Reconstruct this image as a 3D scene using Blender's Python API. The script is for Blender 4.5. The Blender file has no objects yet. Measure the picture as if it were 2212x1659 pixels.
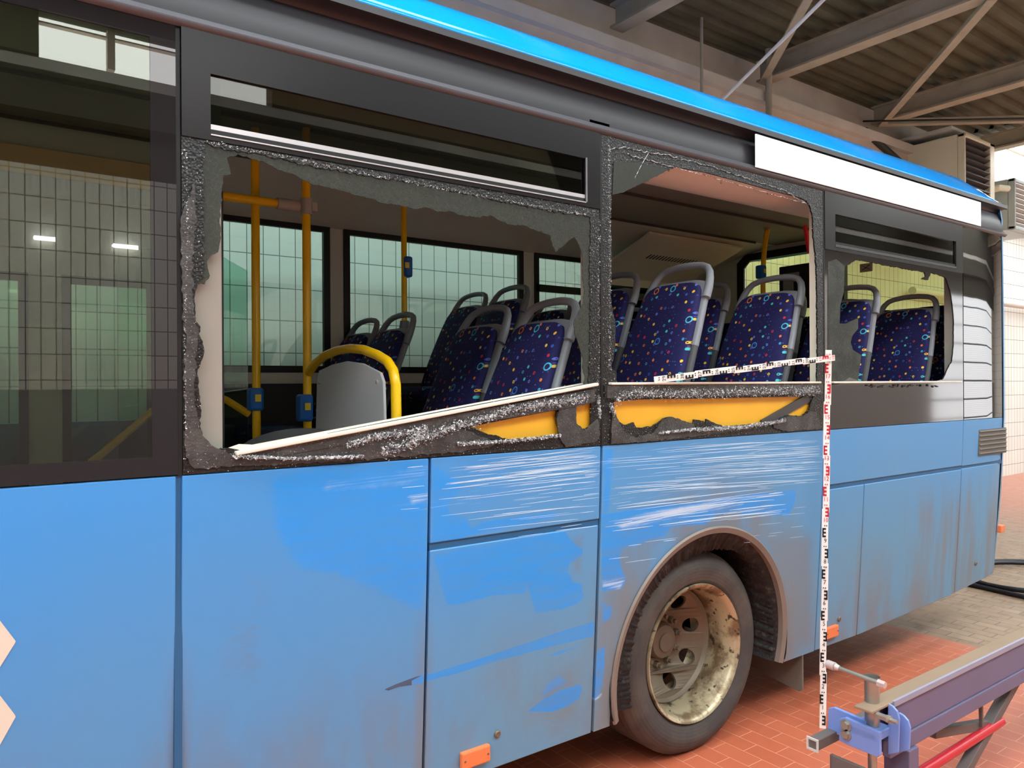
import bpy, math, random
from mathutils import Vector, Matrix
from mathutils.geometry import tessellate_polygon
D2R = math.pi / 180
scene = bpy.context.scene
# ---------------------------------------------------------------- camera
FPX, CX, CY = 1640.0, 1106.0, 829.5
CAM = Vector((0, -2.2, 1.69)); PSI = 36.0 * D2R; ROLL = 0.0055
FW = Vector((math.sin(PSI), math.cos(PSI), 0)); RT0 = Vector((math.cos(PSI), -math.sin(PSI), 0)); UP0 = Vector((0, 0, 1))
RT = RT0 * math.cos(ROLL) - UP0 * math.sin(ROLL); UP = UP0 * math.cos(ROLL) + RT0 * math.sin(ROLL)
cam_data = bpy.data.cameras.new('camera'); cam = bpy.data.objects.new('camera', cam_data)
scene.collection.objects.link(cam); scene.camera = cam
cam_data.sensor_width = 36; cam_data.lens = FPX / 2212 * 36; cam_data.clip_start = 0.05; cam_data.clip_end = 200
m = Matrix.Identity(4)
for i in range(3):
    m[i][0] = RT[i]; m[i][1] = UP[i]; m[i][2] = -FW[i]; m[i][3] = CAM[i]
cam.matrix_world = m
# ---------------------------------------------------------------- world, exposure
w = bpy.data.worlds.new('world'); scene.world = w; w.use_nodes = True
w.node_tree.nodes['Background'].inputs[0].default_value = (0.75, 0.85, 1, 1)
w.node_tree.nodes['Background'].inputs[1].default_value = 0.5
vs = scene.view_settings
vs.view_transform = 'Standard'; vs.look = 'None'; vs.gamma = 1; vs.use_curve_mapping = False
vs.exposure = 0.0
SKY = 11.0         # brightness of the daylight seen through the roof lights
GATE = 2.4         # of the glow added to the gate far to the right behind the camera
CLER = 7.0         # of the clerestory strip

# ---------------------------------------------------------------- geometry of the viewing rays (only to read sizes off the photograph)
def on_y(u, v, y):
    d = FW + RT * ((u - CX) / FPX) - UP * ((v - CY) / FPX)
    return CAM + d * ((y - CAM.y) / d.y)
def on_x(u, v, x):
    d = FW + RT * ((u - CX) / FPX) - UP * ((v - CY) / FPX)
    return CAM + d * ((x - CAM.x) / d.x)
def on_z(u, v, z):
    d = FW + RT * ((u - CX) / FPX) - UP * ((v - CY) / FPX)
    return CAM + d * ((z - CAM.z) / d.z)
def W(u, v, y=0.0):
    p = on_y(u, v, y); return (p.x, p.z)
def WL(pts, y=0.0): return [W(u, v, y) for u, v in pts]

# ---------------------------------------------------------------- materials
def lin(c):
    c = c / 255.0
    return c / 12.92 if c <= 0.04045 else ((c + 0.055) / 1.055) ** 2.4
def rgb(r, g, b): return (lin(r), lin(g), lin(b), 1)
class NT:
    def __init__(s, name):
        s.mat = bpy.data.materials.new(name); s.mat.use_nodes = True
        s.t = s.mat.node_tree; s.n = s.t.nodes; s.l = s.t.links
        s.b = s.n['Principled BSDF']; s.out = s.n['Material Output']
    def new(s, t, **kw):
        n = s.n.new(t)
        for k, v in kw.items(): setattr(n, k, v)
        return n
    def put(s, inp, v):
        if isinstance(v, bpy.types.NodeSocket): s.l.new(v, inp)
        elif v is not None: inp.default_value = v
    def M(s, op, a, b=None, c=None, clamp=False):
        n = s.new('ShaderNodeMath', operation=op, use_clamp=clamp)
        s.put(n.inputs[0], a)
        if b is not None: s.put(n.inputs[1], b)
        if c is not None: s.put(n.inputs[2], c)
        return n.outputs[0]
    def mix(s, f, a, b):
        n = s.new('ShaderNodeMix', data_type='RGBA')
        s.put(n.inputs[0], f); s.put(n.inputs[6], a); s.put(n.inputs[7], b)
        return n.outputs[2]
    def ss(s, v, lo, hi):   # smooth step
        n = s.new('ShaderNodeMapRange', interpolation_type='SMOOTHSTEP')
        s.put(n.inputs[0], v); n.inputs[1].default_value = lo; n.inputs[2].default_value = hi
        return n.outputs[0]
    def pos(s):
        g = s.new('ShaderNodeNewGeometry'); x = s.new('ShaderNodeSeparateXYZ'); s.l.new(g.outputs[0], x.inputs[0])
        return g.outputs[0], x.outputs[0], x.outputs[1], x.outputs[2]
    def obj(s):
        g = s.new('ShaderNodeTexCoord'); return g.outputs['Object']
    def vec(s, x, y, z):
        n = s.new('ShaderNodeCombineXYZ'); s.put(n.inputs[0], x); s.put(n.inputs[1], y); s.put(n.inputs[2], z); return n.outputs[0]
    def scale(s, v, sc):
        n = s.new('ShaderNodeMapping'); s.l.new(v, n.inputs[0]); n.inputs['Scale'].default_value = sc; return n.outputs[0]
    def noise(s, v, sc, det=3, rough=0.5, dist=0.0):
        n = s.new('ShaderNodeTexNoise'); s.put(n.inputs['Vector'], v); n.inputs['Scale'].default_value = sc
        n.inputs['Detail'].default_value = det; n.inputs['Roughness'].default_value = rough; n.inputs['Distortion'].default_value = dist
        return n.outputs[0]
    def bump(s, h, st, d=0.01):
        n = s.new('ShaderNodeBump'); s.l.new(h, n.inputs['Height']); n.inputs['Strength'].default_value = st; n.inputs['Distance'].default_value = d
        s.l.new(n.outputs[0], s.b.inputs['Normal'])
    def set(s, base=None, rough=None, metal=None, ior=None, coat=None):
        s.put(s.b.inputs['Base Color'], base); s.put(s.b.inputs['Roughness'], rough); s.put(s.b.inputs['Metallic'], metal)
        s.put(s.b.inputs['IOR'], ior); s.put(s.b.inputs['Coat Weight'], coat)
        return s.mat
def plain(name, c, rough=0.5, metal=0.0, var=0.12, sc=6.0, bump=0.0, bsc=80, ior=1.45):
    t = NT(name); p, x, y, z = t.pos()
    n = t.noise(p, sc, 4)
    dark = tuple(k * (1 - var) for k in c[:3]) + (1,); lite = tuple(min(1, k * (1 + var)) for k in c[:3]) + (1,)
    t.set(t.mix(n, dark, lite), rough, metal, ior)
    if bump: t.bump(t.noise(p, bsc, 3), bump)
    return t.mat
def glass_mat(name, tint, ior=1.6, rough=0.0, wav=0.0):
    t = NT(name); t.n.remove(t.b)
    tr = t.new('ShaderNodeBsdfTransparent'); tr.inputs[0].default_value = tint
    gl = t.new('ShaderNodeBsdfGlossy'); gl.inputs['Roughness'].default_value = rough; gl.inputs[0].default_value = (1, 1, 1, 1)
    fr = t.new('ShaderNodeFresnel'); fr.inputs[0].default_value = ior
    mx = t.new('ShaderNodeMixShader'); t.l.new(fr.outputs[0], mx.inputs[0]); t.l.new(tr.outputs[0], mx.inputs[1]); t.l.new(gl.outputs[0], mx.inputs[2])
    t.l.new(mx.outputs[0], t.out.inputs[0])
    if wav:
        p, x, y, z = t.pos(); bp = t.new('ShaderNodeBump'); bp.inputs['Strength'].default_value = wav; bp.inputs['Distance'].default_value = 0.01
        t.l.new(t.noise(p, 1.3, 1), bp.inputs['Height']); t.l.new(bp.outputs[0], gl.inputs['Normal']); t.l.new(bp.outputs[0], fr.inputs['Normal'])
    return t.mat
def emit_mat(name, c, st):
    t = NT(name); t.n.remove(t.b); e = t.new('ShaderNodeEmission'); e.inputs[0].default_value = c; e.inputs[1].default_value = st
    t.l.new(e.outputs[0], t.out.inputs[0]); return t.mat

# ---------------------------------------------------------------- mesh builder
COL = scene.collection
class MB:
    def __init__(s): s.v = []; s.f = []
    def add(s, vs, fs):
        o = len(s.v); s.v += [tuple(p) for p in vs]; s.f += [tuple(i + o for i in q) for q in fs]; return s
    def box(s, a, b, rot=None, c=None):
        (x0, y0, z0), (x1, y1, z1) = a, b
        vs = [Vector((x, y, z)) for z in (z0, z1) for x, y in ((x0, y0), (x1, y0), (x1, y1), (x0, y1))]
        if rot is not None:
            c = Vector(c) if c is not None else sum(vs, Vector()) / 8
            vs = [rot @ (q - c) + c for q in vs]
        return s.add(vs, [(0, 3, 2, 1), (4, 5, 6, 7), (0, 1, 5, 4), (1, 2, 6, 5), (2, 3, 7, 6), (3, 0, 4, 7)])
    def bar(s, p, q, wd, ht, up=(0, 0, 1)):          # rectangular bar between two points
        p, q = Vector(p), Vector(q); d = (q - p).normalized(); r = d.cross(Vector(up)).normalized(); u = r.cross(d)
        vs = [e + r * a * wd / 2 + u * b * ht / 2 for e in (p, q) for a, b in ((-1, -1), (1, -1), (1, 1), (-1, 1))]
        return s.add(vs, [(0, 3, 2, 1), (4, 5, 6, 7), (0, 1, 5, 4), (1, 2, 6, 5), (2, 3, 7, 6), (3, 0, 4, 7)])
    def tube(s, pts, r, n=12, cap=True, closed=False):
        pts = [Vector(p) for p in pts]; k = len(pts); base = len(s.v); prev = None
        for i, p in enumerate(pts):
            if closed: d = pts[(i + 1) % k] - pts[i - 1]
            else: d = pts[min(i + 1, k - 1)] - pts[max(i - 1, 0)]
            d.normalize()
            if prev is None:
                a = Vector((0, 0, 1)) if abs(d.z) < 0.9 else Vector((1, 0, 0)); a = (a - d * a.dot(d)).normalized()
            else: a = (prev - d * prev.dot(d)).normalized()
            prev = a; b = d.cross(a); rr = r[i] if isinstance(r, (list, tuple)) else r
            s.v += [tuple(p + (a * math.cos(t) + b * math.sin(t)) * rr) for t in (2 * math.pi * j / n for j in range(n))]
        for i in range(k if closed else k - 1):
            i2 = (i + 1) % k
            for j in range(n):
                j2 = (j + 1) % n; s.f.append((base + i * n + j, base + i * n + j2, base + i2 * n + j2, base + i2 * n + j))
        if cap and not closed:
            s.f.append(tuple(base + j for j in range(n))[::-1]); s.f.append(tuple(base + (k - 1) * n + j for j in range(n)))
        return s
    def lathe_y(s, prof, c, n=48, close=False):      # profile of (radius, y) round an axis along y through c
        base = len(s.v); k = len(prof)
        for r, y in prof:
            for j in range(n):
                t = 2 * math.pi * j / n; s.v.append((c[0] + r * math.cos(t), c[1] + y, c[2] + r * math.sin(t)))
        for i in range(k if close else k - 1):
            i2 = (i + 1) % k
            for j in range(n):
                j2 = (j + 1) % n; s.f.append((base + i * n + j, base + i2 * n + j, base + i2 * n + j2, base + i * n + j2))
        return s
    def plate(s, outer, holes=(), y=0.0, th=0.01, axis='y'):   # flat shape given as (a, z) points, thickness away from the viewer
        rings = [outer] + list(holes); base = len(s.v)
        def P(a, z, d):
            return (a, y + d, z) if axis == 'y' else ((y + d, a, z) if axis == 'x' else (a, z, y + d))
        fl = [p for r in rings for p in r]; n = len(fl)
        tris = tessellate_polygon([[Vector((a, z, 0)) for a, z in r] for r in rings])
        s.v += [P(a, z, 0) for a, z in fl] + [P(a, z, th) for a, z in fl]
        for t in tris:
            s.f.append(tuple(base + i for i in t)); s.f.append(tuple(base + n + i for i in t[::-1]))
        o = base
        for r in rings:
            k = len(r)
            for i in range(k):
                j = (i + 1) % k; s.f.append((o + i, o + j, o + j + n, o + i + n))
            o += k
        return s
    def grid(s, rows, th=None, dirn=(0, 1, 0)):      # rows of points -> sheet with optional thickness
        base = len(s.v); R = len(rows); Cn = len(rows[0])
        for r in rows: s.v += [tuple(p) for p in r]
        for i in range(R - 1):
            for j in range(Cn - 1):
                a = base + i * Cn + j; s.f.append((a, a + 1, a + Cn + 1, a + Cn))
        if th:
            d = Vector(dirn) * th; b2 = len(s.v)
            for r in rows: s.v += [tuple(Vector(p) + d) for p in r]
            for i in range(R - 1):
                for j in range(Cn - 1):
                    a = b2 + i * Cn + j; s.f.append((a, a + Cn, a + Cn + 1, a + 1))
            off = b2 - base
            def edge(a, b): s.f.append((a, a + off, b + off, b))
            for j in range(Cn - 1): edge(base + j, base + j + 1); edge(base + (R - 1) * Cn + j + 1, base + (R - 1) * Cn + j)
            for i in range(R - 1): edge(base + (i + 1) * Cn, base + i * Cn); edge(base + i * Cn + Cn - 1, base + (i + 1) * Cn + Cn - 1)
        return s
    def build(s, name, mt, parent=None, smooth=False, bevel=0.0, sub=0, label=None, kind=None, ang=35, loc=None):
        me = bpy.data.meshes.new(name); me.from_pydata(s.v, [], s.f); me.update()
        me.validate()
        o = bpy.data.objects.new(name, me); COL.objects.link(o)
        import bmesh
        bm = bmesh.new(); bm.from_mesh(me); bmesh.ops.recalc_face_normals(bm, faces=bm.faces); bm.to_mesh(me); bm.free()
        if mt: me.materials.append(mt)
        if parent:
            o.parent = parent
            if parent.type == 'EMPTY' and loc is None: o.matrix_parent_inverse = Matrix.Translation(-parent.location)
        if loc is not None: o.location = loc
        if smooth:
            for p in me.polygons: p.use_smooth = True
            if ang < 180:
                try: me.set_sharp_from_angle(angle=ang * D2R)
                except Exception: pass
        if bevel:
            b = o.modifiers.new('bevel', 'BEVEL'); b.width = bevel; b.segments = 2; b.limit_method = 'ANGLE'; b.angle_limit = 40 * D2R
        if sub:
            b = o.modifiers.new('sub', 'SUBSURF'); b.levels = sub; b.render_levels = sub
        if label: o['label'] = label
        if kind: o['kind'] = kind
        return o
def thing(name, label, cat, loc, group=None):
    o = bpy.data.objects.new(name, None); COL.objects.link(o); o.location = loc; o.empty_display_size = 0.2
    o['label'] = label; o['category'] = cat
    if group: o['group'] = group
    return o
def tag(o, label, cat, group=None):
    o['label'] = label; o['category'] = cat
    if group: o['group'] = group
    return o
def jag(poly, step=0.02, amp=0.006, seed=1, keep=()):
    rnd = random.Random(seed); out = []; n = len(poly)
    for i in range(n):
        a = Vector(poly[i]); b = Vector(poly[(i + 1) % n]); out.append(tuple(a)); L = (b - a).length
        if i in keep: continue
        k = int(L / step)
        if k < 1: continue
        nr = Vector((-(b - a).y, (b - a).x)).normalized()
        for j in range(1, k + 1):
            t = j / (k + 1); q = a.lerp(b, t) + nr * rnd.uniform(-amp, amp); out.append(tuple(q))
    return out
def arc(cx, cz, r, a0, a1, n):
    return [(cx + r * math.cos(a * D2R), cz + r * math.sin(a * D2R)) for a in (a0 + (a1 - a0) * i / n for i in range(n + 1))]
def lerp(a, b, t): return a + (b - a) * t
# ---------------------------------------------------------------- hall
HX0, HX1, HY0, HY1, HZ = -7.0, 26.0, -6.3, 3.6, 5.62
def tile_mat(name, c, mortar, bw, bh, ms, zoff=0.0, xoff=0.0, rough=0.25, plinth=None, axis='x'):
    t = NT(name); p, x, y, z = t.pos()
    v = t.vec(t.M('ADD', x if axis == 'x' else y, xoff), t.M('ADD', z, zoff), 0.0)
    b = t.new('ShaderNodeTexBrick'); t.l.new(v, b.inputs['Vector']); b.offset = 0.0; b.squash = 1.0
    b.inputs['Scale'].default_value = 1.0; b.inputs['Brick Width'].default_value = bw; b.inputs['Row Height'].default_value = bh
    b.inputs['Mortar Size'].default_value = ms; b.inputs['Mortar Smooth'].default_value = 0.1; b.inputs['Bias'].default_value = 0
    b.inputs['Color1'].default_value = c; b.inputs['Color2'].default_value = tuple(k * 0.94 for k in c[:3]) + (1,)
    b.inputs['Mortar'].default_value = mortar
    col = b.outputs['Color']
    n = t.noise(p, 1.5, 4); col = t.mix(t.M('MULTIPLY', n, 0.25), col, (0.35, 0.33, 0.27, 1))
    if plinth: col = t.mix(t.M('LESS_THAN', z, plinth), col, rgb(140, 136, 132))
    t.set(col, rough)
    bp = t.new('ShaderNodeBump'); bp.inputs['Strength'].default_value = 0.4; bp.inputs['Distance'].default_value = 0.003; bp.invert = True
    t.l.new(b.outputs['Fac'], bp.inputs['Height']); t.l.new(bp.outputs[0], t.b.inputs['Normal'])
    return t.mat
M_wall_tile = tile_mat('white_wall_tile', (0.80, 0.80, 0.74, 1), (0.16, 0.16, 0.14, 1), 0.125, 0.25, 0.0035, zoff=0.06)
M_wall_tile_front = tile_mat('front_wall_tile', (0.80, 0.78, 0.70, 1), (0.12, 0.11, 0.10, 1), 0.125, 0.25, 0.005, plinth=1.66)
M_wall_tile_end = tile_mat('end_wall_tile', (0.78, 0.78, 0.70, 1), (0.30, 0.30, 0.27, 1), 0.125, 0.25, 0.004, axis='y')
M_plaster = plain('old_plaster', rgb(206, 200, 190), 0.9, var=0.25, sc=2.0, bump=0.2, bsc=30)
M_beam = plain('dusty_beam', rgb(200, 184, 168), 0.85, var=0.3, sc=3.0, bump=0.15, bsc=20)
M_steel = plain('dirty_steel', rgb(176, 166, 146), 0.75, var=0.3, sc=4.0)
M_deck = plain('weathered_deck', rgb(96, 94, 74), 0.75, var=0.5, sc=2.2)
M_sky = emit_mat('rooflight_glow', (0.90, 0.97, 1.0, 1), SKY)
M_cler = emit_mat('clerestory_glow', (1.0, 0.99, 0.96, 1), CLER)
M_white_metal = plain('white_metal', rgb(205, 203, 196), 0.5, var=0.06)

def floor_mat():
    t = NT('terracotta_floor'); p, x, y, z = t.pos()
    def brick(c1, c2, mo, bw, bh, ms, ax=(0, 0)):
        b = t.new('ShaderNodeTexBrick'); t.l.new(t.vec(t.M('ADD', y, ax[0]), t.M('ADD', x, ax[1]), 0.0), b.inputs['Vector'])
        b.offset = 0.5; b.inputs['Scale'].default_value = 1.0; b.inputs['Brick Width'].default_value = bw; b.inputs['Row Height'].default_value = bh
        b.inputs['Mortar Size'].default_value = ms; b.inputs['Mortar Smooth'].default_value = 0.2
        b.inputs['Color1'].default_value = c1; b.inputs['Color2'].default_value = c2; b.inputs['Mortar'].default_value = mo
        return b
    b1 = brick(rgb(204, 110, 78), rgb(196, 102, 72), rgb(232, 164, 130), 0.2, 0.1, 0.0018)
    b2 = brick(rgb(172, 144, 118), rgb(150, 124, 100), rgb(104, 86, 70), 0.2, 0.1, 0.004)
    n = t.noise(p, 1.2, 5, 0.6); n2 = t.noise(p, 9, 4, 0.6)
    c1 = t.mix(t.M('MULTIPLY', n2, 0.25), b1.outputs[0], rgb(150, 84, 62))
    c2 = t.mix(t.ss(n, 0.45, 0.62), b2.outputs[0], rgb(156, 128, 104))
    c2 = t.mix(t.M('MULTIPLY', t.ss(n2, 0.5, 0.7), 0.5), c2, rgb(128, 104, 84))
    c2 = t.mix(t.ss(t.M('ADD', x, t.M('MULTIPLY', n, 2.0)), 10.0, 13.0), c2, rgb(184, 122, 100))
    zone = t.ss(t.M('ADD', x, t.M('MULTIPLY', n2, 0.05)), 5.20, 5.28)
    t.set(t.mix(zone, c1, c2), t.M('ADD', t.M('MULTIPLY', n2, 0.25), 0.28))
    bp = t.new('ShaderNodeBump'); bp.inputs['Strength'].default_value = 0.35; bp.inputs['Distance'].default_value = 0.002; bp.invert = True
    t.l.new(b1.outputs['Fac'], bp.inputs['Height']); t.l.new(bp.outputs[0], t.b.inputs['Normal'])
    return t.mat
M_floor = floor_mat()
MB().box((HX0, HY0, -0.1), (HX1, HY1, 0)).build('floor', M_floor, kind='structure')
MB().box((HX0, HY1, 0), (HX1, HY1 + 0.2, 5.0)).build('wall_back', M_wall_tile, kind='structure')
MB().box((HX0, HY1, 5.0), (HX1, HY1 + 0.2, HZ + 0.3)).build('wall_back', M_plaster, kind='structure')
# wall behind the camera: tile, dark upper part, window strip
MB().box((HX0, HY0 - 0.2, 0), (18.2, HY0, 3.8)).box((24.6, HY0 - 0.2, 0), (HX1, HY0, 3.8)).build('wall_front', M_wall_tile_front, kind='structure')
M_dark_wall = plain('dark_upper_wall', rgb(74, 70, 58), 0.9, var=0.2, sc=1.0)
mb = MB().box((HX0, HY0 - 0.2, 3.8), (HX1, HY0, 4.72)).box((HX0, HY0 - 0.2, 5.3), (HX1, HY0, HZ + 0.3)).box((HX0, HY0, 4.28), (HX1, HY0 + 0.15, 4.5))
mb.build('wall_front', M_dark_wall, kind='structure')
MB().box((HX0, HY0 - 0.22, 4.72), (HX1, HY0 - 0.02, 4.84)).build('trim_1', M_plaster, kind='structure')
MB().box((HX0, HY0 - 0.2, 4.84), (0.62, HY0, 5.3)).box((2.86, HY0 - 0.2, 4.84), (HX1, HY0, 5.3)).build('wall_front', M_dark_wall, kind='structure')
wn = MB().box((0.6, HY0 - 0.25, 4.84), (2.9, HY0 - 0.2, 5.3)).build('window_1', M_cler, kind='structure')
mb = MB()
mb.box((1.22, HY0 - 0.2, 4.9), (1.29, HY0 - 0.1, 5.3)).box((0.6, HY0 - 0.2, 5.22), (2.9, HY0 - 0.12, 5.235))
mb.build('window_frame', M_beam, parent=wn)
MB().box((HX0 - 0.2, HY0 - 0.2, 0), (HX0, HY1 + 0.2, HZ + 0.3)).build('wall_left', M_wall_tile_end, kind='structure')
MB().box((HX1, HY0 - 0.2, 0), (HX1 + 0.2, HY1 + 0.2, HZ + 0.3)).build('wall_right', M_wall_tile_end, kind='structure')
# sectional gate in the wall behind the camera, far to the right
t = NT('added_gate_glow'); p, x, y, z = t.pos()      # glow added to the gate sections to brighten their reflection and the hall
ribs = t.M('SINE', t.M('MULTIPLY', z, 130.0)); t.set((0.8, 0.82, 0.82, 1), 0.4); t.bump(ribs, 0.3, 0.004)
t.b.inputs['Emission Color'].default_value = (0.92, 0.96, 1, 1)
t.l.new(t.M('MULTIPLY', t.M('ADD', 0.86, t.M('MULTIPLY', ribs, 0.14)), GATE), t.b.inputs['Emission Strength'])
dr = MB()
for k in range(9): dr.box((18.2, HY0 - 0.12, max(0.0, -0.117 + k * 0.457) + 0.02), (24.6, HY0 - 0.05, min(3.8, -0.117 + (k + 1) * 0.457) - 0.025))
dr = dr.build('door_1', t.mat, kind='structure', bevel=0.01)
MB().box((18.2, HY0 - 0.16, 0), (24.6, HY0 - 0.121, 3.8)).build('door_backing', plain('gate_gap_grey', rgb(60, 60, 62), 0.8), parent=dr)
# roof deck with roof lights
def deck(x0, x1, y0=HY0, y1=HY1):
    y = y0; prof = []
    while y < y1 - 0.01:
        prof += [(y, HZ), (y + 0.09, HZ), (y + 0.12, HZ + 0.06), (y + 0.19, HZ + 0.06)]; y += 0.22
    prof = [q for q in prof if q[0] < y1] + [(y1, HZ)]
    return MB().grid([[(x0, a, b) for a, b in prof], [(x1, a, b) for a, b in prof]]).box((x0, y0, HZ + 0.065), (x1, y1, HZ + 0.08)).build('ceiling', M_deck, kind='structure')  # unseen sheet above the corrugation added to stop light leaking in
lights_ = [(-6.6, 13.0, -4.9, -2.9), (-6.6, 3.2, -1.6, -0.3), (14.0, 16.4, HY0, HY1), (18.8, 21.0, HY0, HY1)]  # unseen long strips and the farthest roof light added to brighten bus and gate
deck(HX0, 13.0, -6.3, -4.9); deck(HX0, 13.0, -2.9, -1.6); deck(3.2, 13.0, -1.6, -0.3); deck(HX0, 13.0, -0.3, HY1); deck(13.0, 14.0); deck(16.4, 18.8); deck(21.0, HX1)
for i, (a, b, c, d) in enumerate(lights_):
    o = MB().box((a, c, HZ + 0.2), (b, d, HZ + 0.24)).build('window_%d' % (i + 2), M_sky, kind='structure')
    mb = MB()
    if b - a > 8:
        xx = a + 1.2
        while xx < b: mb.box((xx, c, HZ + 0.12), (xx + 0.05, d, HZ + 0.19)); xx += 1.25
    else:
        yy = c + 0.9
        while yy < d - 0.1: mb.box((a, yy, HZ + 0.12), (b, yy + 0.05, HZ + 0.19)); yy += 1.1
    mb.box((a - 0.02, c, HZ), (a, d, HZ + 0.2)).box((b, c, HZ), (b + 0.02, d, HZ + 0.2))
    mb.build('window_frame', M_steel, parent=o)
# ledge beam along the wall
MB().box((HX0, 3.38, 4.45), (HX1, HY1, 5.02)).build('trim_2', M_beam, kind='structure')
MB().box((HX0, 3.30, 5.02), (HX1, HY1, 5.14)).build('trim_3', M_plaster, kind='structure')
MB().tube([(HX0, 3.36, 4.62), (10.9, 3.36, 4.62)], 0.07, 12).build('heating_pipe', M_plaster, smooth=True)
tag(bpy.data.objects['heating_pipe'], 'thick dusty pipe running along the wall under the ledge above the bus roof', 'pipe')
# roof beams and bracing
bx = [-5.0, -2.3, 0.4 - 0.5, 2.95 + 0.6, 5.45, 7.85, 10.45, 13.1, 17.2, 19.0, 22.5, 24.5]
names = {5.45: 'grey steel roof beam nearest above the bus, at the upper left of the ceiling',
         7.85: 'grey steel roof beam crossing the middle of the visible ceiling, brace joined to it',
         10.45: 'grey steel roof beam behind the long diagonal brace',
         13.1: 'grey steel roof beam just before the bright roof light'}
for q in bx:
    mb = MB().box((q - 0.09, HY0, 5.30), (q + 0.09, 3.45, 5.325)).box((q - 0.012, HY0, 5.325), (q + 0.012, 3.45, 5.53)).box((q - 0.09, HY0, 5.53), (q + 0.09, 3.45, 5.55))
    o = mb.build('roof_beam', M_steel)
    tag(o, names.get(q, 'grey steel roof beam out of sight above the bus'), 'beam', None if q in names else 'roof beams beyond the picture')
def brace(a, b, lab):
    mb = MB().bar(a, b, 0.09, 0.012).bar((a[0], a[1], a[2] + 0.045), (b[0], b[1], b[2] + 0.045), 0.012, 0.09)
    tag(mb.build('roof_brace', M_steel), lab, 'brace')
brace((7.85, 0.9, 5.27), (10.45, 3.35, 5.27), 'long diagonal steel brace between the two middle roof beams')
brace((5.6, 1.0, 5.27), (7.75, 3.35, 5.27), 'diagonal steel brace meeting the middle roof beam at the wall')
brace((10.45, 3.3, 5.27), (13.0, 1.2, 5.27), 'diagonal steel brace running right from the wall end of the far roof beam')
# hanging pipes and cable
def rod(u, v0, v1, y, r, lab, mt=M_steel, name='hanging_pipe', cat='pipe'):
    a = on_y(u, v1, y); top = Vector((a.x, y, HZ)); bot = Vector((a.x, y, min(a.z, 5)))
    o = MB().tube([bot, top], r, 10).build(name, mt, smooth=True); tag(o, lab, cat)
rod(1516, 0, 200, 3.2, 0.018, 'thin dark vertical pipe hanging by the wall ledge, left one')
rod(1661, 140, 252, 3.25, 0.04, 'thicker vertical pipe dropping from the middle roof beam')
a = on_y(1540, 236, 3.2); b = on_y(1778, 0, 1.6)
b2 = on_y(1860, -82, 1.3)
tag(MB().tube([a, b, b2], 0.018, 10).build('cable_tube', plain('pale_tube', rgb(240, 236, 232), 0.5), smooth=True), 'pale grey straight tube slanting up in front of the ceiling', 'tube')
a = on_y(1865, 262, 3.4); b = on_y(2230, 256, 1.0)
tag(MB().tube([a, b], 0.012, 8).build('tension_wire', plain('dark_wire', rgb(50, 45, 40), 0.7), smooth=True), 'thin dark wire stretched across the ceiling above the cream heater', 'wire')
M_green_dark = plain('dark_pipe', rgb(45, 50, 44), 0.6)
a = on_y(1868, 282, 3.35); b = on_y(1960, 365, 3.35)
tag(MB().tube([a, b], 0.05, 10).build('wall_pipe', M_green_dark, smooth=True), 'short dark green pipe slanting down the wall left of the cream heater', 'pipe')
# unseen tube lamps added to brighten the wall behind the bus
M_tube = emit_mat('added_lamp_glow', (1.0, 1.0, 0.97, 1), 62.0)
for i in range(7):
    x = -4.6 + i * 2.0
    l = thing('added_tube_lamp', 'unseen fluorescent lamp added to light the tiled wall behind the bus', 'lamp', (x + 0.75, 3.3, 3.9), 'added tube lamps behind the bus')
    MB().box((x, 3.25, 3.95), (x + 1.5, 3.35, 4.0)).box((x + 0.2, 3.3, 3.98), (x + 0.23, 3.6, 4.0)).box((x + 1.3, 3.3, 3.98), (x + 1.33, 3.6, 4.0)).build('housing', M_white_metal, l)
    MB().tube([(x + 0.03, 3.3, 3.925), (x + 1.47, 3.3, 3.925)], 0.016, 8).build('added_lamp_tube', M_tube, l)
# air heaters
M_cream = plain('cream_enamel', rgb(232, 226, 202), 0.45, var=0.08, sc=3)
M_slot = plain('black_slot', rgb(26, 24, 24), 0.6)
def heater(name, x0, x1, y0, y1, z0, z1, mt, lab, nl, lt):
    r = thing(name, lab, 'heater', ((x0 + x1) / 2, (y0 + y1) / 2, z0))
    fr = 0.06
    mb = MB().box((x0, y0 + 0.1, z0), (x1, y1, z1)).box((x0, y0, z0), (x0 + fr * .6, y0 + 0.1, z1)).box((x1 - fr * 2.6, y0, z0), (x1, y0 + 0.1, z1))
    mb.box((x0, y0, z0), (x1, y0 + 0.1, z0 + fr)).box((x0, y0, z1 - fr), (x1, y0 + 0.1, z1))
    mb.build('casing', mt, r, bevel=0.015)
    MB().box((x0 + 0.03, y0 + 0.07, z0 + 0.03), (x1 - 0.03, y0 + 0.098, z1 - 0.03)).build('grille_back', M_slot, r)
    for k in range(nl):
        zz = lerp(z0 + fr + 0.03, z1 - fr - 0.03, k / (nl - 1))
        MB().box((x0 + 0.04, y0 + 0.0, zz - 0.006), (x1 - fr * 2.4, y0 + 0.065, zz + 0.006), rot=Matrix.Rotation(-0.45, 3, 'X')).build('louvre', lt, r)
    return r
M_louvre = plain('dull_louvre', rgb(62, 58, 56), 0.5)
h = heater('air_heater', 11.25, 12.2, 2.6, 3.58, 3.75, 5.14, M_cream, 'large cream box heater with dark louvres hanging behind the bus roof', 14, M_louvre)
MB().box((11.2, 2.75, 5.22), (12.1, 3.5, 5.26)).tube([(11.7, 3.1, 5.1), (11.7, 3.1, 5.24)], 0.2, 20).build('flue_collar', M_white_metal, h)
M_bluegrey = plain('blue_grey_metal', rgb(176, 188, 188), 0.45, var=0.12)
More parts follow.
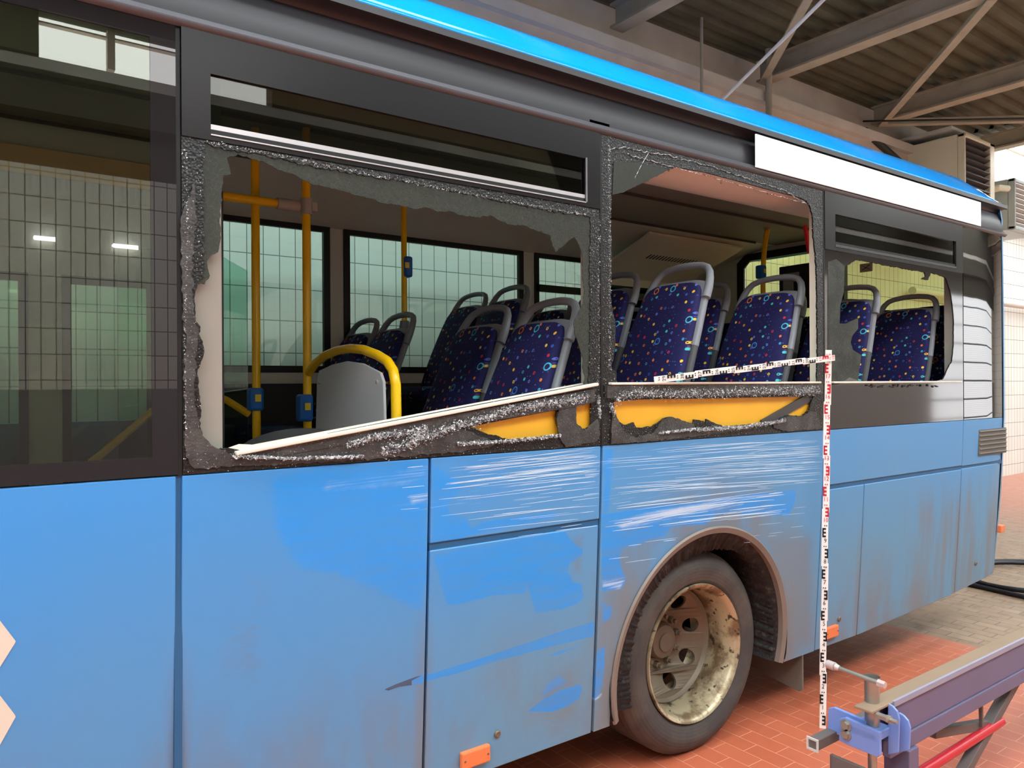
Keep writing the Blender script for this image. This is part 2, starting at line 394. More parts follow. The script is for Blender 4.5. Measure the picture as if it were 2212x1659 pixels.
h = heater('air_heater', 12.95, 13.9, 2.62, 3.5, 4.0, 4.78, M_bluegrey, 'blue-grey unit heater with dark louvres at the right edge beyond the cream one', 9, M_white_metal)
MB().tube([(12.75, 3.2, 4.6), (12.75, 2.75, 4.62), (12.9, 2.7, 4.62)], 0.05, 10).tube([(12.3, 3.3, 4.35), (12.9, 2.8, 4.4)], 0.035, 10).build('supply_pipe', M_cream, h, smooth=True)
# wall pipe and hoses at the right
tag(MB().tube([(11.5, 3.45, 3.05), (26, 3.45, 3.05)], 0.06, 12).build('wall_pipe', M_white_metal, smooth=True), 'white horizontal pipe on the tiled wall right of the bus rear', 'pipe')
M_hose = plain('black_hose', rgb(28, 24, 30), 0.45)
pts = [on_z(u, v, 0.02) for u, v in ((2092, 1262), (2112, 1266), (2160, 1277), (2212, 1289), (2300, 1312))]
tag(MB().tube(pts, 0.018, 10).build('rubber_hose', M_hose, smooth=True), 'black rubber hose lying on the floor, nearest the bus rear', 'hose')
c = on_z(2222, 1247, 0.02); pts = []
for i in range(64):
    a = i / 63 * 2 * math.pi * 2.2 + 2.4; pts.append((c.x + math.cos(a) * (0.55 + 0.02 * i / 16), c.y + math.sin(a) * (0.42 + 0.015 * i / 16), 0.02 + 0.012 * i / 32))
tag(MB().tube(pts, 0.018, 10).build('rubber_hose', M_hose, smooth=True), 'coiled black rubber hose on the floor at the right edge', 'hose')

for u0_, u1_, vv in ((75, 121, 531), (246, 300, 545)):
    # short lamps seen mirrored in the left window: they hang on the wall behind the camera
    zz = 3.08 - 0.0004 * (vv - 531); xa = 8.4 * math.tan(math.atan((u0_ - CX) / FPX) + PSI); xb = 8.4 * math.tan(math.atan((u1_ - CX) / FPX) + PSI)
    o = MB().tube([(xa, -6.2, zz), (xb, -6.2, zz)], 0.012, 8).box((xa, -6.3, zz + 0.012), (xb, -6.19, zz + 0.03)).build('wall_lamp', emit_mat('small_lamp_glow', (1, 1, 1, 1), 12))
    tag(o, 'short bright wall lamp mirrored in the left window, the %s one' % ('left' if u0_ < 200 else 'right'), 'lamp')
# ---------------------------------------------------------------- the bus
BX, BY = 1.0, 1.25
bus = thing('bus', 'blue city bus with smashed side windows and scratched dusty side panels in a tiled hall', 'bus', (BX, BY, 0))
ZW = 1.445         # waist line
WX0, WZ0, WR, AR = 2.715, 0.455, 0.46, 0.59   # wheel centre, tyre and arch radius
def prof(x, z):    # how far the lower side tucks in
    y = 0.002
    if z < ZW: y += 0.062 * ((ZW - z) / 1.145) ** 1.25
    if x > 5.55: y += 0.5 * (x - 5.55) ** 2 + (0.02 if False else 0)
    return y
def paint():
    t = NT('dusty_blue_paint'); p, x, y, z = t.pos()
    blue = rgb(46, 148, 232); dusty = rgb(104, 152, 184); grime = rgb(128, 120, 110)
    n1 = t.noise(p, 1.1, 4, 0.55); n2 = t.noise(t.scale(p, (1.0, 1.0, 0.35)), 4.0, 5, 0.6); n3 = t.noise(p, 40, 3)
    nx = t.noise(t.scale(p, (2.0, 1, 1.0)), 3.0, 3); nz = t.noise(t.scale(p, (2.0, 1, 1.0)), 3.3, 4)
    def wear(nm, k, lo=0.36, hi=0.64):      # hand-shaped wear masks stored on the panels, edges broken up by noise
        at_ = t.new('ShaderNodeAttribute'); at_.attribute_name = nm
        nn = t.M('ADD', t.M('MULTIPLY', t.M('SUBTRACT', nx, 0.5), k), t.M('MULTIPLY', t.M('SUBTRACT', t.noise(t.scale(p, (1, 1, 3.0)), 22, 4, 0.65), 0.5), k * 0.8))
        return t.M('MULTIPLY', t.ss(t.M('ADD', at_.outputs['Fac'], nn), lo, hi), t.M('GREATER_THAN', at_.outputs['Fac'], 0.02))
    clean = wear('clean', 0.45)
    clean = t.M('MULTIPLY', clean, t.M('ADD', 0.62, t.M('MULTIPLY', t.ss(t.noise(t.scale(p, (1.6, 1, 9.0)), 3.0, 4, 0.6), 0.35, 0.62), 0.38)))
    # dust: more towards the skirt and the tail, streaky
    low = t.ss(z, 1.5, 0.45)
    tail = t.ss(x, 0.4, 2.4)
    dust = t.M('ADD', t.M('ADD', 0.30, t.M('MULTIPLY', low, 0.38)), t.M('ADD', t.M('MULTIPLY', tail, 0.34), t.M('MULTIPLY', t.M('SUBTRACT', n1, 0.5), 0.55)), clamp=True)
    col = t.mix(dust, blue, dusty)
    g = t.M('MULTIPLY', t.ss(z, 0.95, 0.25), t.ss(n2, 0.38, 0.68))
    g = t.M('MAXIMUM', g, t.M('MULTIPLY', t.ss(x, 4.3, 4.7), t.M('MULTIPLY', t.ss(z, 1.15, 0.85), t.ss(t.noise(t.scale(p, (7, 1, 0.9)), 1.0, 3), 0.42, 0.7))))
    arch = t.M('SQRT', t.M('ADD', t.M('POWER', t.M('SUBTRACT', x, WX0), 2.0), t.M('POWER', t.M('SUBTRACT', z, WZ0), 2.0)))
    g = t.M('MAXIMUM', g, t.M('MULTIPLY', t.ss(arch, 0.95, 0.6), t.ss(t.M('ADD', n2, t.M('MULTIPLY', x, 0.05)), 0.40, 0.75)))
    edge = None
    for sx in (0.482, 1.25, 3.96):
        e = t.ss(t.M('ABSOLUTE', t.M('SUBTRACT', x, sx)), 0.06, 0.0)
        edge = e if edge is None else t.M('MAXIMUM', edge, e)
    g = t.M('MAXIMUM', g, t.M('MULTIPLY', edge, t.M('MULTIPLY', t.ss(z, 1.1, 0.5), 0.8)))
    g = t.M('MAXIMUM', g, t.M('MULTIPLY', wear('grime', 0.5, 0.2, 0.8), 0.75))
    col = t.mix(t.M('MULTIPLY', g, 0.75), col, grime)
    col = t.mix(t.M('MULTIPLY', clean, 0.82), col, rgb(44, 150, 236))
    # fine white scouring that runs along the bus, between the waist and the arch
    u = t.M('SUBTRACT', z, t.M('MULTIPLY', t.M('SUBTRACT', x, 2.0), 0.035))
    sc = t.noise(t.vec(t.M('MULTIPLY', x, 2.2), 0.0, t.M('MULTIPLY', u, 150.0)), 1.0, 3, 0.6)
    reg = t.M('MULTIPLY', t.M('MULTIPLY', t.ss(x, 1.1, 1.5), t.ss(x, 3.6, 3.1)), t.ss(z, 1.12, 1.3))
    reg2 = t.M('MULTIPLY', t.M('MULTIPLY', t.ss(x, 2.05, 2.2), t.ss(x, 3.1, 2.7)), t.M('MULTIPLY', t.ss(z, 1.18, 1.23), t.ss(z, 1.30, 1.25)))
    big = t.noise(t.vec(t.M('MULTIPLY', x, 1.5), 0.0, t.M('MULTIPLY', u, 14.0)), 1.0, 2)
    k = t.M('MULTIPLY', t.M('MULTIPLY', reg, t.ss(big, 0.45, 0.65)), t.ss(sc, 0.58, 0.68))
    k = t.M('MAXIMUM', t.M('MULTIPLY', k, 0.7), t.M('MULTIPLY', wear('scuff', 0.5, 0.2, 0.9), t.ss(sc, 0.40, 0.58)))
    col = t.mix(t.M('MULTIPLY', k, 0.9), col, rgb(206, 222, 240))
    t.set(col, t.mix(clean, t.mix(0.5, (0.45,) * 3 + (1,), (0.5,) * 3 + (1,)), (0.28,) * 3 + (1,)), 0.0, 1.45)
    t.bump(n3, 0.03, 0.002)
    return t.mat
M_paint = paint()
M_roof_blue = plain('clean_blue_roof', rgb(8, 156, 248), 0.12, var=0.04, sc=1)
M_seam = plain('seam_blue', rgb(40, 96, 140), 0.5)
M_gap = plain('gap_black', rgb(14, 18, 26), 0.7)
M_frit = plain('black_glass_frame', rgb(22, 21, 23), 0.26, var=0.05, sc=2, ior=1.5)
M_cove = plain('dark_cove_paint', rgb(40, 39, 43), 0.38, var=0.05)
M_glass = glass_mat('tinted_glass', (0.62, 0.70, 0.60, 1), 1.7, 0.0, 0.03)
M_glass_vent = glass_mat('dark_vent_glass', (0.36, 0.40, 0.34, 1), 1.5, 0.0)
M_pane = glass_mat('green_glass', (0.80, 0.92, 0.84, 1), 1.45)
M_rearpane = glass_mat('yellow_green_glass', (0.86, 0.92, 0.62, 1), 1.45)
M_silver = plain('bright_trim', rgb(225, 225, 228), 0.25, metal=0.6, var=0.03)
M_rubber = plain('black_rubber', rgb(24, 23, 24), 0.6)
M_sill = plain('cream_trim', rgb(232, 224, 206), 0.5, var=0.03)
M_yellow = plain('yellow_foam', rgb(248, 184, 50), 0.4, var=0.12, sc=4)
M_white = plain('white_board', (0.93, 0.94, 0.92, 1), 0.5, var=0.01)
M_orange = plain('orange_lens', rgb(236, 128, 78), 0.35, var=0.06)
def crazed(name, base, rough, st, spark=0.0):
    t = NT(name); p, x, y, z = t.pos()
    v = t.new('ShaderNodeTexVoronoi'); v.inputs['Scale'].default_value = 130; v.feature = 'F1'; t.l.new(p, v.inputs['Vector'])
    n = t.noise(p, 12, 5, 0.7)
    c = t.mix(t.ss(n, 0.4, 0.65), base, tuple(min(1, k * 2.0 + 0.003) for k in base[:3]) + (1,))
    if spark:
        s = t.M('MULTIPLY', t.M('GREATER_THAN', t.noise(p, 190, 1), 0.70), spark); c = t.mix(s, c, (0.75, 0.78, 0.78, 1))  # glints of the crazed glass put into the colour as pale specks
    t.set(c, rough, 0, 1.5); t.bump(v.outputs['Distance'], st, 0.004)
    return t.mat
M_crazed = crazed('crazed_black_glass', rgb(13, 14, 14), 0.42, 0.45, 1.0)
M_cladding = crazed('torn_grey_cladding', rgb(52, 51, 50), 0.45, 0.25, 0.35)
def remnant():
    t = NT('crazed_green_glass'); t.n.remove(t.b); p, x, y, z = t.pos()
    tr = t.new('ShaderNodeBsdfTransparent'); tr.inputs[0].default_value = (0.36, 0.40, 0.36, 1)
    df = t.new('ShaderNodeBsdfPrincipled'); df.inputs['Base Color'].default_value = rgb(78, 83, 76); df.inputs['Roughness'].default_value = 0.35
    v = t.new('ShaderNodeTexVoronoi'); v.feature = 'DISTANCE_TO_EDGE'; v.inputs['Scale'].default_value = 70; t.l.new(p, v.inputs['Vector'])
    line = t.M('LESS_THAN', v.outputs['Distance'], 0.04)
    mx = t.new('ShaderNodeMixShader'); t.l.new(t.M('ADD', 0.5, t.M('MULTIPLY', line, 0.06)), mx.inputs[0])
    bp = t.new('ShaderNodeBump'); bp.inputs['Strength'].default_value = 0.4; bp.inputs['Distance'].default_value = 0.002
    t.l.new(t.noise(p, 60, 2), bp.inputs['Height']); t.l.new(bp.outputs[0], df.inputs['Normal'])
    t.l.new(tr.outputs[0], mx.inputs[1]); t.l.new(df.outputs[0], mx.inputs[2]); t.l.new(mx.outputs[0], t.out.inputs[0]); return t.mat
M_remnant = remnant()
def crumb_mat():
    t = NT('crushed_glass'); p, x, y, z = t.pos()
    n = t.noise(p, 90, 3, 0.7)
    t.set(t.mix(t.ss(n, 0.4, 0.62), rgb(70, 74, 76), rgb(232, 238, 240)), 0.2, 0, 1.5); return t.mat
M_crumb = crumb_mat()
GAP = 0.005
import numpy as np
def side_xz(u, v):
    y = 0.03
    for _ in range(5):
        p = on_y(u, v, y); y = prof(p.x, p.z)
    return (p.x, p.z)
def T(pts, ox=821, oy=907, k=2.2066): return [(ox + a / k, oy + b / k) for a, b in pts]
WEAR = {'clean': [
    ([(580, 1026), (593, 1129), (614, 1180), (644, 1232), (730, 1240), (760, 1258), (816, 1275), (859, 1300), (915, 1326), (925, 1258), (931, 985), (700, 1005)], 0.05, 0.85),
    ([(934, 1000), (975, 1030), (998, 1048), (985, 1070), (965, 1090), (970, 1108), (1005, 1120), (1018, 1140), (1040, 1128), (1100, 1118), (1190, 1106), (1210, 1112), (1160, 1128), (1050, 1150), (934, 1176)], 0.02, 1),
    (T([(260, 650), (420, 605), (700, 560), (880, 530), (930, 590), (970, 620), (960, 650), (905, 680), (895, 720), (920, 770), (960, 780), (975, 850), (940, 880), (850, 905), (740, 920), (720, 850), (700, 780), (690, 830), (560, 830), (450, 860), (380, 880), (320, 880), (290, 780)]), 0.025, 1),
    (T([(215, 1215), (400, 1163), (640, 1083), (830, 1018), (1020, 958), (1022, 1030), (870, 1067), (640, 1127), (400, 1197), (215, 1250)]), 0.008, 1),
    (T([(780, 1135), (860, 1100), (955, 1072), (950, 1082), (850, 1120)]), 0.006, 0.9),
    (T([(700, 1390), (760, 1345), (860, 1290), (950, 1260), (965, 1280), (948, 1330), (900, 1362), (820, 1392)]), 0.008, 1),
    (T([(740, 1340), (790, 1240), (860, 1200), (910, 1250), (860, 1290)]), 0.03, 0.62),
    (T([(150, 1240), (205, 1210), (208, 1258), (160, 1255)]), 0.006, 1),
    (T([(1035, 1100), (1072, 1082), (1068, 1200), (1055, 1290), (1030, 1342), (1016, 1335), (1030, 1200)]), 0.008, 1),
    ([(1300, 1112), (1400, 1095), (1500, 1085), (1620, 1068), (1718, 1058), (1718, 1084), (1704, 1115), (1649, 1112), (1579, 1108), (1545, 1112), (1527, 1132), (1472, 1136), (1450, 1139), (1437, 1157), (1402, 1167), (1371, 1181), (1347, 1181), (1337, 1202), (1343, 1230), (1354, 1254), (1343, 1271), (1300, 1278)], 0.015, 1),
    ([(1300, 1300), (1325, 1310), (1318, 1340), (1300, 1345)], 0.02, 0.8),
    ([(1300, 960), (1330, 965), (1318, 1110), (1300, 1112)], 0.03, 0.75)],
 'grime': [
    ([(1500, 1142), (1545, 1120), (1640, 1122), (1700, 1130), (1755, 1160), (1765, 1400), (1700, 1425), (1693, 1350), (1680, 1280), (1640, 1190), (1590, 1148)], 0.10, 0.8),
    ([(1337, 1190), (1372, 1190), (1372, 1240), (1350, 1255), (1335, 1225)], 0.03, 0.6),
    ([(1225, 1160), (1262, 1150), (1262, 1250), (1235, 1245)], 0.03, 0.55),
    ([(1080, 1560), (1180, 1430), (1285, 1370), (1285, 1585), (1180, 1620)], 0.12, 0.55),
    ([(60, 1370), (110, 1380), (100, 1450), (50, 1460)], 0.06, 0.5), ([(550, 1240), (600, 1250), (560, 1480), (470, 1470), (500, 1350)], 0.12, 0.5)],
 'scuff': [
    ([(1322, 1130), (1400, 1108), (1500, 1092), (1600, 1074), (1605, 1088), (1500, 1108), (1345, 1142)], 0.014, 1),
    ([(1300, 1255), (1352, 1248), (1338, 1272), (1302, 1268)], 0.012, 0.9),
    ([(700, 1040), (860, 1018), (928, 1000), (928, 1035), (850, 1050), (700, 1060)], 0.03, 0.6),
    ([(880, 1070), (928, 1062), (928, 1080), (890, 1090)], 0.012, 0.7),
    (T([(1016, 1335), (1055, 1300), (1060, 1315), (1022, 1345)]), 0.006, 0.8)]}
for k_ in WEAR: WEAR[k_] = [(np.array([side_xz(*q) for q in poly]), f, st) for poly, f, st in WEAR[k_]]
def wear_mask(P, kind_):
    out = np.zeros(len(P))
    for poly, f, st in WEAR[kind_]:
        lo = poly.min(0) - f * 1.5; hi = poly.max(0) + f * 1.5
        sel = np.where((P[:, 0] > lo[0]) & (P[:, 0] < hi[0]) & (P[:, 1] > lo[1]) & (P[:, 1] < hi[1]))[0]
        if not len(sel): continue
        Q = P[sel]; d2 = np.full(len(Q), 1e9); ins = np.zeros(len(Q), bool); n = len(poly)
        for i in range(n):
            A, B = poly[i], poly[(i + 1) % n]; AB = B - A; tt = np.clip(((Q - A) @ AB) / max(AB @ AB, 1e-9), 0, 1)
            dd = Q - (A + tt[:, None] * AB); d2 = np.minimum(d2, (dd ** 2).sum(1))
            c = (A[1] > Q[:, 1]) != (B[1] > Q[:, 1])
            xi = (B[0] - A[0]) * (Q[:, 1] - A[1]) / (B[1] - A[1] + 1e-12) + A[0]; ins ^= c & (Q[:, 0] < xi)
        sd = np.sqrt(d2) * np.where(ins, 1, -1); val = np.clip(0.5 + 0.5 * sd / f, 0, 1) * st
        out[sel] = np.maximum(out[sel], val)
    return out
def panel(name, x0, x1, zlo, zhi, xs=None, n=14, mt=None, **kw):
    fl = zlo if callable(zlo) else (lambda x: zlo); fh = zhi if callable(zhi) else (lambda x: zhi)
    if xs is None:
        n = max(8, int((x1 - x0) / (0.009 if x0 > -0.5 else 0.1))); xs = [x0 + (x1 - x0) * i / n for i in range(n + 1)]
    else:
        q = []
        for a, b in zip(xs, xs[1:]):
            k = max(1, int((b - a) / 0.009 + 0.5)); q += [a + (b - a) * i / k for i in range(k)]
        xs = q + [xs[-1]]
    H = max(fh(x) - fl(x) for x in xs); nz = max(8, int(H / 0.009)) if xs[-1] > 0 else 10
    rows = []
    for k in range(nz + 1): rows.append([(x, prof(x, lerp(fl(x), fh(x), k / nz)), lerp(fl(x), fh(x), k / nz)) for x in xs])
    o = MB().grid(rows, 0.02).build(name, mt or M_paint, bus, smooth=True, bevel=0.0035, ang=30, **kw)
    co = np.array([v.co[:] for v in o.data.vertices])[:, [0, 2]]
    for w_ in WEAR:
        at_ = o.data.attributes.new(w_, 'FLOAT', 'POINT'); at_.data.foreach_set('value', wear_mask(co, w_).astype(np.float32))
    return o
ZM, ZB = 1.146, 0.30
def skirt(x): return ZB + max(0, x - 4.0) * 0.035 + max(0, x - 5.0) * 0.03
S = [-4.6, -1.1, 0.482, 1.262, 2.033, 3.572, 3.975, 5.12, 5.60]
panel('side_panel', S[0], S[1] - GAP, ZB, ZW); panel('side_panel', S[1] + GAP, S[2] - 0.010, ZB, ZW, label='clean light blue side panel with cream chevrons')
panel('side_panel', S[2] + 0.006, S[3] - GAP, ZB, ZW)
panel('upper_panel', S[3] + GAP, S[4] - GAP, ZM + 0.012, ZW, label='blue panel covered in fine white scratches')
panel('hatch_door', S[3] + GAP, S[4] - GAP - 0.004, ZB, ZM - 0.012, label='hatch door with a wiped bright blue stripe')
def archz(x):
    d = abs(x - WX0)
    return max(ZB, WZ0 + math.sqrt(max(0, AR * AR - d * d))) if d < AR else ZB
e = math.sqrt(AR * AR - (WZ0 - ZB) ** 2)
xs = [S[4] + GAP, S[4] + 0.03, WX0 - AR - 0.0005] + [WX0 - AR * math.cos(a * math.pi / 60) for a in range(0, 61)] + [WX0 + AR + 0.0005, WX0 + AR + 0.08, WX0 + AR + 0.16, S[5] - GAP]
def archz2(x):
    d = abs(x - WX0)
    return WZ0 + math.sqrt(max(0, AR * AR - d * d)) if d <= AR else ZB
panel('wheel_arch_panel', 0, 0, archz2, ZW, xs=xs)
panel('upper_panel', S[5] + GAP, S[7] - GAP / 2, ZM + 0.012, ZW)
panel('hatch_door', S[5] + GAP, S[6] - GAP, skirt, ZM - 0.012)
panel('hatch_door', S[6] + GAP * .6, S[7] - GAP, skirt, ZM - 0.012, label='hatch door with brown dirt runs')
panel('corner_panel', S[7] + GAP / 2, 5.74, ZM + 0.008, ZW, label='corner panel with a grey ventilation grille')
panel('corner_panel', S[7] + GAP / 2, 5.72, skirt, ZM - 0.008)
# rear corner post rounding into the tail
rows = []
for k in range(25):
    z = lerp(0.42, 2.89, k / 24); tuck = prof(5.7, z) if z < ZW else prof(5.7, ZW); row = []
    bul = 0.02 * math.sin(math.pi * min(1, max(0, (z - 0.4) / 2.5)))
    xr = 5.74 + bul - (0.05 * (0.9 - z) if z < 0.9 else 0); rr = 0.10
    if z > 2.85: xr -= (z - 2.85) * 0.9
    if 1.46 < z < 2.9: row0 = []
    for j in range(9):
        a = j / 8 * math.pi / 2; row.append((xr - 0.02 + rr * math.sin(a), tuck + rr * (1 - math.cos(a)), z))
    row += [(xr + rr - 0.02 + 0.015, 0.27, z), (xr + rr + 0.02, 1.25, z), (xr + rr + 0.01, 1.9, z), (xr + rr - 0.05, 2.42, z), (xr - 0.02, 2.5, z)]
    rows.append(row)
# tail with a real rear window opening: build bands below / above the opening and posts beside it
lo = [r for r in rows if r[0][2] <= 2.03]; hi = [r for r in rows if r[0][2] >= 2.77]
mid = [r for r in rows if 1.9 <= r[0][2] <= 2.87]
MB().grid(lo).grid(hi).grid([r[:10] for r in mid]).grid([r[12:] for r in mid]).build('tail_panel', M_paint, bus, smooth=True, ang=50)
# backing behind the gaps, seam strips
def backing(x0, x1, z0, z1, y=0.03):
    return MB().grid([[(x, prof(x, z) + y - 0.004, z) for x in (x0, (x0 + x1) / 2, x1)] for z in (z0, (z0 * 2 + z1) / 3, (z0 + 2 * z1) / 3, z1)])
mb = MB()
for a, b in ((S[0], WX0 - AR - 0.03), (WX0 + AR + 0.03, 5.6)):
    g = backing(a, b, ZB + 0.06, ZW); mb.add(g.v, g.f)
g = backing(WX0 - AR - 0.03, WX0 + AR + 0.03, WZ0 + AR + 0.03, ZW); mb.add(g.v, g.f)
mb.build('inner_skin', M_gap, bus)
MB().bar((S[3] + GAP, prof(1.6, ZM) + 0.012, ZM), (S[4] - GAP, prof(1.6, ZM) + 0.012, ZM), 0.012, 0.028).build('seam_strip', M_seam, bus)
MB().bar((S[5] + GAP, prof(4, ZM) + 0.012, ZM), (5.72, prof(4, ZM) + 0.014, ZM), 0.012, 0.028).build('seam_strip', M_seam, bus)
MB().bar((S[2] - 0.002, 0.045, ZB + 0.02), (S[2] - 0.002, 0.016, ZW), 0.02, 0.012, up=(0, 1, 0)).build('seam_strip', M_seam, bus)
# chevrons on the first panel
M_chev = plain('cream_film', rgb(226, 216, 200), 0.5, var=0.03)
chev = [W(u, v, 0.028) for u, v in ((0, 1338), (34, 1383), (0, 1438))]
chev2 = [W(u, v, 0.04) for u, v in ((0, 1498), (34, 1543), (0, 1605))]
def tuckplate(poly, th=0.0015, n=6):
    # a thin film that follows the tucked-in side
    (x0, z0), (x1, z1), (x2, z2) = poly; rows = []
    for i in range(n + 1):
        t = i / n; z = lerp(z0, z2, t)
        xt = lerp(x0, x1, min(1, (z0 - z) / (z0 - z1))) if z > z1 else lerp(x1, x2, (z1 - z) / (z1 - z2))
        rows.append([(x, prof(x, z) - th, z) for x in (-0.35, xt)])
    return rows
for c in (chev, chev2): MB().grid(tuckplate(c, n=20)).build('chevron_film', M_chev, bus, label='cream chevron film on the blue panel')
# chrome arch lip and torn liner
lip = [(WX0 + (AR - 0.012) * math.cos(a * D2R), WZ0 + (AR - 0.012) * math.sin(a * D2R)) for a in range(-15, 196, 3)]
lo_, li_ = AR + 0.004, AR - 0.028
mb = MB(); rows = []
for rr, yy in ((lo_, -0.004), (AR - 0.004, -0.012), (li_, -0.004), (li_, 0.03)):
    rows.append([(WX0 + rr * math.cos(a * D2R), prof(2, WZ0 + rr * math.sin(a * D2R)) + yy, WZ0 + rr * math.sin(a * D2R)) for a in range(-15, 196, 3)])
mb.grid(rows).build('arch_trim', plain('dirty_arch_trim', rgb(128, 116, 106), 0.4, var=0.2, sc=8), bus, smooth=True, ang=60)
rnd = random.Random(5); rows = [[], [], [], [], []]
for a10 in range(-150, 1960, 9):
    a = a10 / 10 * D2R; wig = rnd.uniform(-0.005, 0.005); q_ = min(1, max(0, (a10 / 10 - 30) / 70)); ri = lerp(0.53, 0.462, q_ * q_ * (3 - 2 * q_))
    for q, (rr, yy) in enumerate(((AR - 0.024, 0.02), (AR - 0.04, 0.028), ((AR - 0.04 + ri) / 2, 0.045 + wig), (ri + wig, 0.080 + wig), (0.565, 0.32))):
        zz = WZ0 + rr * math.sin(a); rows[q].append((WX0 + rr * math.cos(a), prof(2, max(zz, 0.3)) * (q < 3) + yy - (0.0 if q < 3 else 0.0), zz))
t = NT('rubber_liner'); p, x, y, z = t.pos(); t.set(t.mix(t.ss(t.noise(p, 30, 4, 0.7), 0.5, 0.7), rgb(26, 26, 27), rgb(66, 64, 61)), 0.65); t.bump(t.noise(t.scale(p, (1, 1, 1)), 60, 3), 0.6)
MB().grid(rows).build('arch_liner', t.mat, bus, smooth=True, ang=180)
rows = [[(WX0 + rr * math.cos(a * D2R), yy, max(0.32, WZ0 + rr * math.sin(a * D2R))) for a in range(-15, 196, 5)] for rr, yy in ((AR + 0.01, 0.05), (AR + 0.01, 0.75))]
wb = MB().grid(rows); wb.box((WX0 - AR - .02, 0.75, 0.32), (WX0 + AR + .02, 0.78, 1.1)); wb.build('wheel_housing', M_rubber, bus)
fl = MB(); xf = 3.47
fl.plate([(0.07, 0.12), (0.09, 0.105), (0.40, 0.15), (0.40, 0.5), (0.07, 0.5)], y=xf, th=0.012, axis='x').build('mud_flap', plain('muddy_rubber', rgb(112, 104, 94), 0.8, var=0.15), bus)
# underbody
MB().box((S[0], 0.14, 0.34), (WX0 - AR - .05, 2.4, 0.42)).box((WX0 + AR + .05, 0.14, 0.42), (5.6, 2.4, 0.5)).build('underbody', M_gap, bus)
# far-side lower wall
MB().box((S[0], 2.46, ZB + 0.05), (5.7, 2.5, 1.5)).build('far_side_panel', M_paint, bus)
# ---- wheel
wy = 0.125
def WY(y): return y + wy
tyre_prof = [(0.305, 0.03), (0.318, 0.0), (0.335, -0.012), (0.36, -0.014), (0.375, -0.020), (0.40, -0.018), (0.425, -0.006), (0.44, 0.004), (0.450, 0.022), (0.4585, 0.03)]
for k in range(5):
    a = 0.035 + k * 0.045; tyre_prof += [(0.46, a), (0.46, a + 0.036), (0.448, a + 0.037), (0.448, a + 0.044)]
tyre_prof += [(0.458, 0.262), (0.44, 0.285), (0.36, 0.30), (0.31, 0.27)]
t = NT('tyre_rubber'); p, x, y, z = t.pos()
rad = t.M('SQRT', t.M('ADD', t.M('POWER', t.M('SUBTRACT', x, WX0), 2.0), t.M('POWER', t.M('SUBTRACT', z, WZ0), 2.0)))
t.set(t.mix(t.ss(t.noise(p, 5, 5, 0.6), 0.35, 0.7), rgb(66, 62, 60), rgb(90, 83, 76)), 0.75); t.bump(t.M('SINE', t.M('MULTIPLY', rad, 420.0)), 0.12, 0.002)
M_tyre = t.mat
t = NT('worn_rim_metal'); p, x, y, z = t.pos(); n = t.noise(p, 9, 5, 0.65)
c = t.mix(t.ss(n, 0.42, 0.62), rgb(196, 182, 150), rgb(128, 108, 82)); c = t.mix(t.ss(t.noise(p, 26, 4), 0.60, 0.68), c, rgb(74, 62, 50))
t.set(c, 0.38, 0.45); M_rim = t.mat
M_disc = plain('dirty_disc', rgb(118, 106, 90), 0.45, metal=0.3, var=0.3, sc=7)
rim = MB().lathe_y([(0.308, 0.012), (0.316, -0.004), (0.312, -0.014), (0.300, -0.008), (0.288, 0.012), (0.283, 0.05), (0.276, 0.062), (0.276, 0.10), (0.272, 0.15), (0.266, 0.21), (0.25, 0.24)], (WX0, wy, WZ0), 72)
rim = rim.build('wheel', M_rim, bus, smooth=True, ang=60)
MB().lathe_y(tyre_prof, (WX0, wy, WZ0), 96).build('tyre', M_tyre, rim, smooth=True, ang=50)
holes = []
for k in range(8):
    a = (k * 45 + 12) * D2R; cx, cz = 0.200 * math.cos(a), 0.200 * math.sin(a)
    holes.append([(WX0 + cx + 0.036 * math.cos(b * 2 * math.pi / 24), WZ0 + cz + 0.036 * math.sin(b * 2 * math.pi / 24)) for b in range(24)])
def circ(r, n): return [(WX0 + r * math.cos(b * 2 * math.pi / n), WZ0 + r * math.sin(b * 2 * math.pi / n)) for b in range(n)]
DP = 0.225
md = MB().plate(circ(0.258, 72), holes + [circ(0.140, 48)], 0.0, 0.012)
md.v = [(x, y + wy + DP - max(0, (math.hypot(x - WX0, z - WZ0) - 0.15)) * 0.62, z) for x, y, z in md.v]
md.build('wheel_disc', M_disc, rim)
MB().lathe_y([(0.268, DP - 0.085), (0.262, DP - 0.075), (0.255, DP - 0.066)], (WX0, wy, WZ0), 72).lathe_y([(0.150, DP), (0.142, DP - 0.004), (0.135, DP), (0.09, DP)], (WX0, wy, WZ0), 60).build('disc_flange', M_disc, rim, smooth=True)
MB().lathe_y([(0.088, DP + .005), (0.086, DP - 0.022), (0.076, DP - 0.040), (0.045, DP - 0.046), (0.043, DP - 0.053), (0.0, DP - 0.053)], (WX0, wy, WZ0), 48).build('hub_cover', plain('greasy_hub', rgb(104, 90, 76), 0.6, var=0.2, sc=12), rim, smooth=True, ang=40)
for k in range(10):
    a = (k * 36 + 8) * D2R; c = (WX0 + 0.116 * math.cos(a), wy, WZ0 + 0.116 * math.sin(a))
    MB().lathe_y([(0.018, DP), (0.017, DP - 0.014), (0.0155, DP - 0.022), (0.011, DP - 0.024), (0.010, DP - 0.040), (0.0, DP - 0.040)], c, 6).build('lug_nut', M_disc, rim)
MB().lathe_y([(0.255, DP + 0.06), (0.0, DP + 0.06)], (WX0, wy, WZ0), 40).build('brake_drum', M_rubber, rim)
